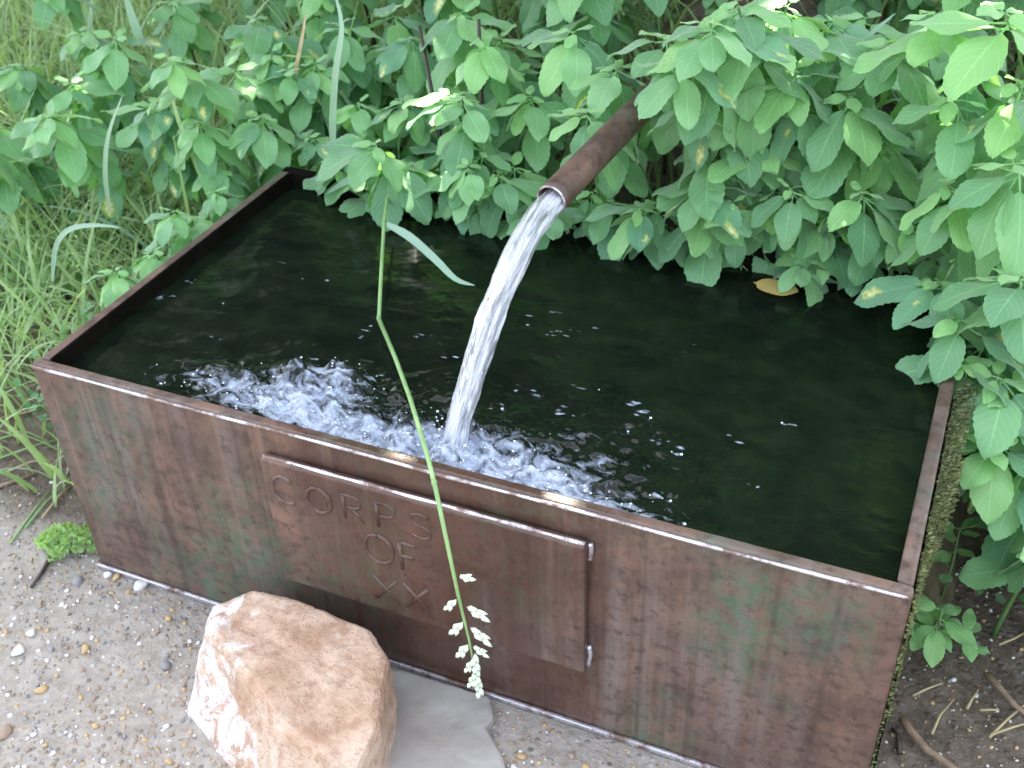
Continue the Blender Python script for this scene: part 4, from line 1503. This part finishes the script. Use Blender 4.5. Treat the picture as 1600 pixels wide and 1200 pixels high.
# ------------------------------------------------------------------ the tree whose shade this is (behind and above the frame)
tree = thing('shade_tree', (-0.9, 5.2, gz(-0.9, 5.2)), 'spreading leafy tree on the bank behind, shading the trough', 'tree')
tb = MB()
tb.tube([(0, 0, -0.2), (0.05, -0.1, 1.2), (0.25, -0.5, 2.4), (0.7, -1.3, 3.4), (1.2, -2.2, 3.9)], [0.20, 0.17, 0.13, 0.09, 0.04], 12)
tb.tube([(0.2, -0.4, 2.2), (0.9, -0.3, 3.2), (1.8, -0.9, 3.8)], [0.10, 0.07, 0.03], 10)
tb.build('trunk', M['bark'], tree)
# unseen bushes added behind, so the water mirrors dark leaves instead of sky
for i, (hx, hy, hw_, hh_) in enumerate([(-3.4, 3.9, 1.1, 4.2), (-1.9, 4.5, 1.1, 4.4), (-0.4, 4.5, 1.0, 4.0), (1.1, 4.5, 1.0, 4.0), (2.6, 4.4, 1.0, 3.8), (-4.7, 3.4, 1.0, 4.2)]):
    hz0 = gz(hx, hy)
    unseen_bush = thing('unseen_bush', (hx, hy, hz0), 'dense unseen greenery added tall behind to darken the water, number %s from the left' % ['second', 'third', 'fourth', 'fifth', 'sixth', 'first'][i], 'unseen_bush')
    hb = MB()
    hb.tube([(0, 0, -0.1), (0.05, 0, 0.5), (0.0, 0.05, hh_ * 0.7)], [0.05, 0.04, 0.02], 8)
    hb.build('trunk', M['bark'], unseen_bush)
    hb = MB()
    for _ in range(3600):
        d = Vector((random.gauss(0, 1), random.gauss(0, 1), random.gauss(0, 1))).normalized() * random.uniform(0.55, 1) ** 0.5
        p = Vector((d.x * hw_, d.y * hw_ * 0.7, hh_ * 0.5 + d.z * hh_ * 0.5))
        l = random.uniform(0.14, 0.24)
        m = leaf_matrix(p, random.uniform(0, 6.28), random.uniform(-0.8, 0.3), random.uniform(-0.5, 0.5), 1)
        pr = [(0, -0.5, 0), (0.32, -0.2, 0.04), (0.3, 0.15, 0.04), (0, 0.5, -0.08), (-0.3, 0.15, 0.04), (-0.32, -0.2, 0.04)]
        hb.add([m @ Vector((a * l, b_ * l, c_ * l)) for a, b_, c_ in pr], [(0, 1, 2, 3), (0, 3, 4, 5)], [(a * 3, b_ + 0.5) for a, b_, c_ in pr])
    hb.build('crown', M['canopy'], unseen_bush)
# gaps cut into the crown so sun flecks land on these chosen spots
FLECK = [at_y(632, 776, -.012), at_y(885, 846, -.012)]
FLECK += [at_y(u, v, y) for (u, v, y) in ((1270, 130, .72), (1490, 545, .48), (1585, 790, .34), (1235, 35, .72), (680, 285, .6), (590, 95, .72))]
cr = MB()
tl = tree.location
n_added = 0
while n_added < 21000:
    q = Vector((random.uniform(-2.2, 2.6), random.uniform(-1.0, 3.4), random.uniform(0, 0.8)))
    if n_added % 10 == 0:
        q = Vector((random.uniform(0.2, 1.0), random.uniform(-0.4, 0.1), 0.1))
    p = q + SUN * random.uniform(2.9, 4.2)
    l = random.uniform(0.10, 0.17)
    az = random.uniform(0, 6.28)
    bad = False
    for fpt in FLECK:
        dlt = p - fpt
        if (dlt - SUN * dlt.dot(SUN)).length < l * 0.5 - 0.006:
            bad = True
            break
    n_added += 1
    if bad:
        continue
    m = leaf_matrix(p - tl, az, random.uniform(-0.7, 0.3), random.uniform(-0.5, 0.5), 1)
    pr = [(0, -0.5, 0), (0.32, -0.2, 0.04), (0.3, 0.15, 0.04), (0, 0.5, -0.08), (-0.3, 0.15, 0.04), (-0.32, -0.2, 0.04)]
    cr.add([m @ Vector((a * l, b_ * l, c_ * l)) for a, b_, c_ in pr], [(0, 1, 2, 3), (0, 3, 4, 5)], [(a * 3, b_ + 0.5) for a, b_, c_ in pr])
cr.build('crown', M['canopy'], tree)
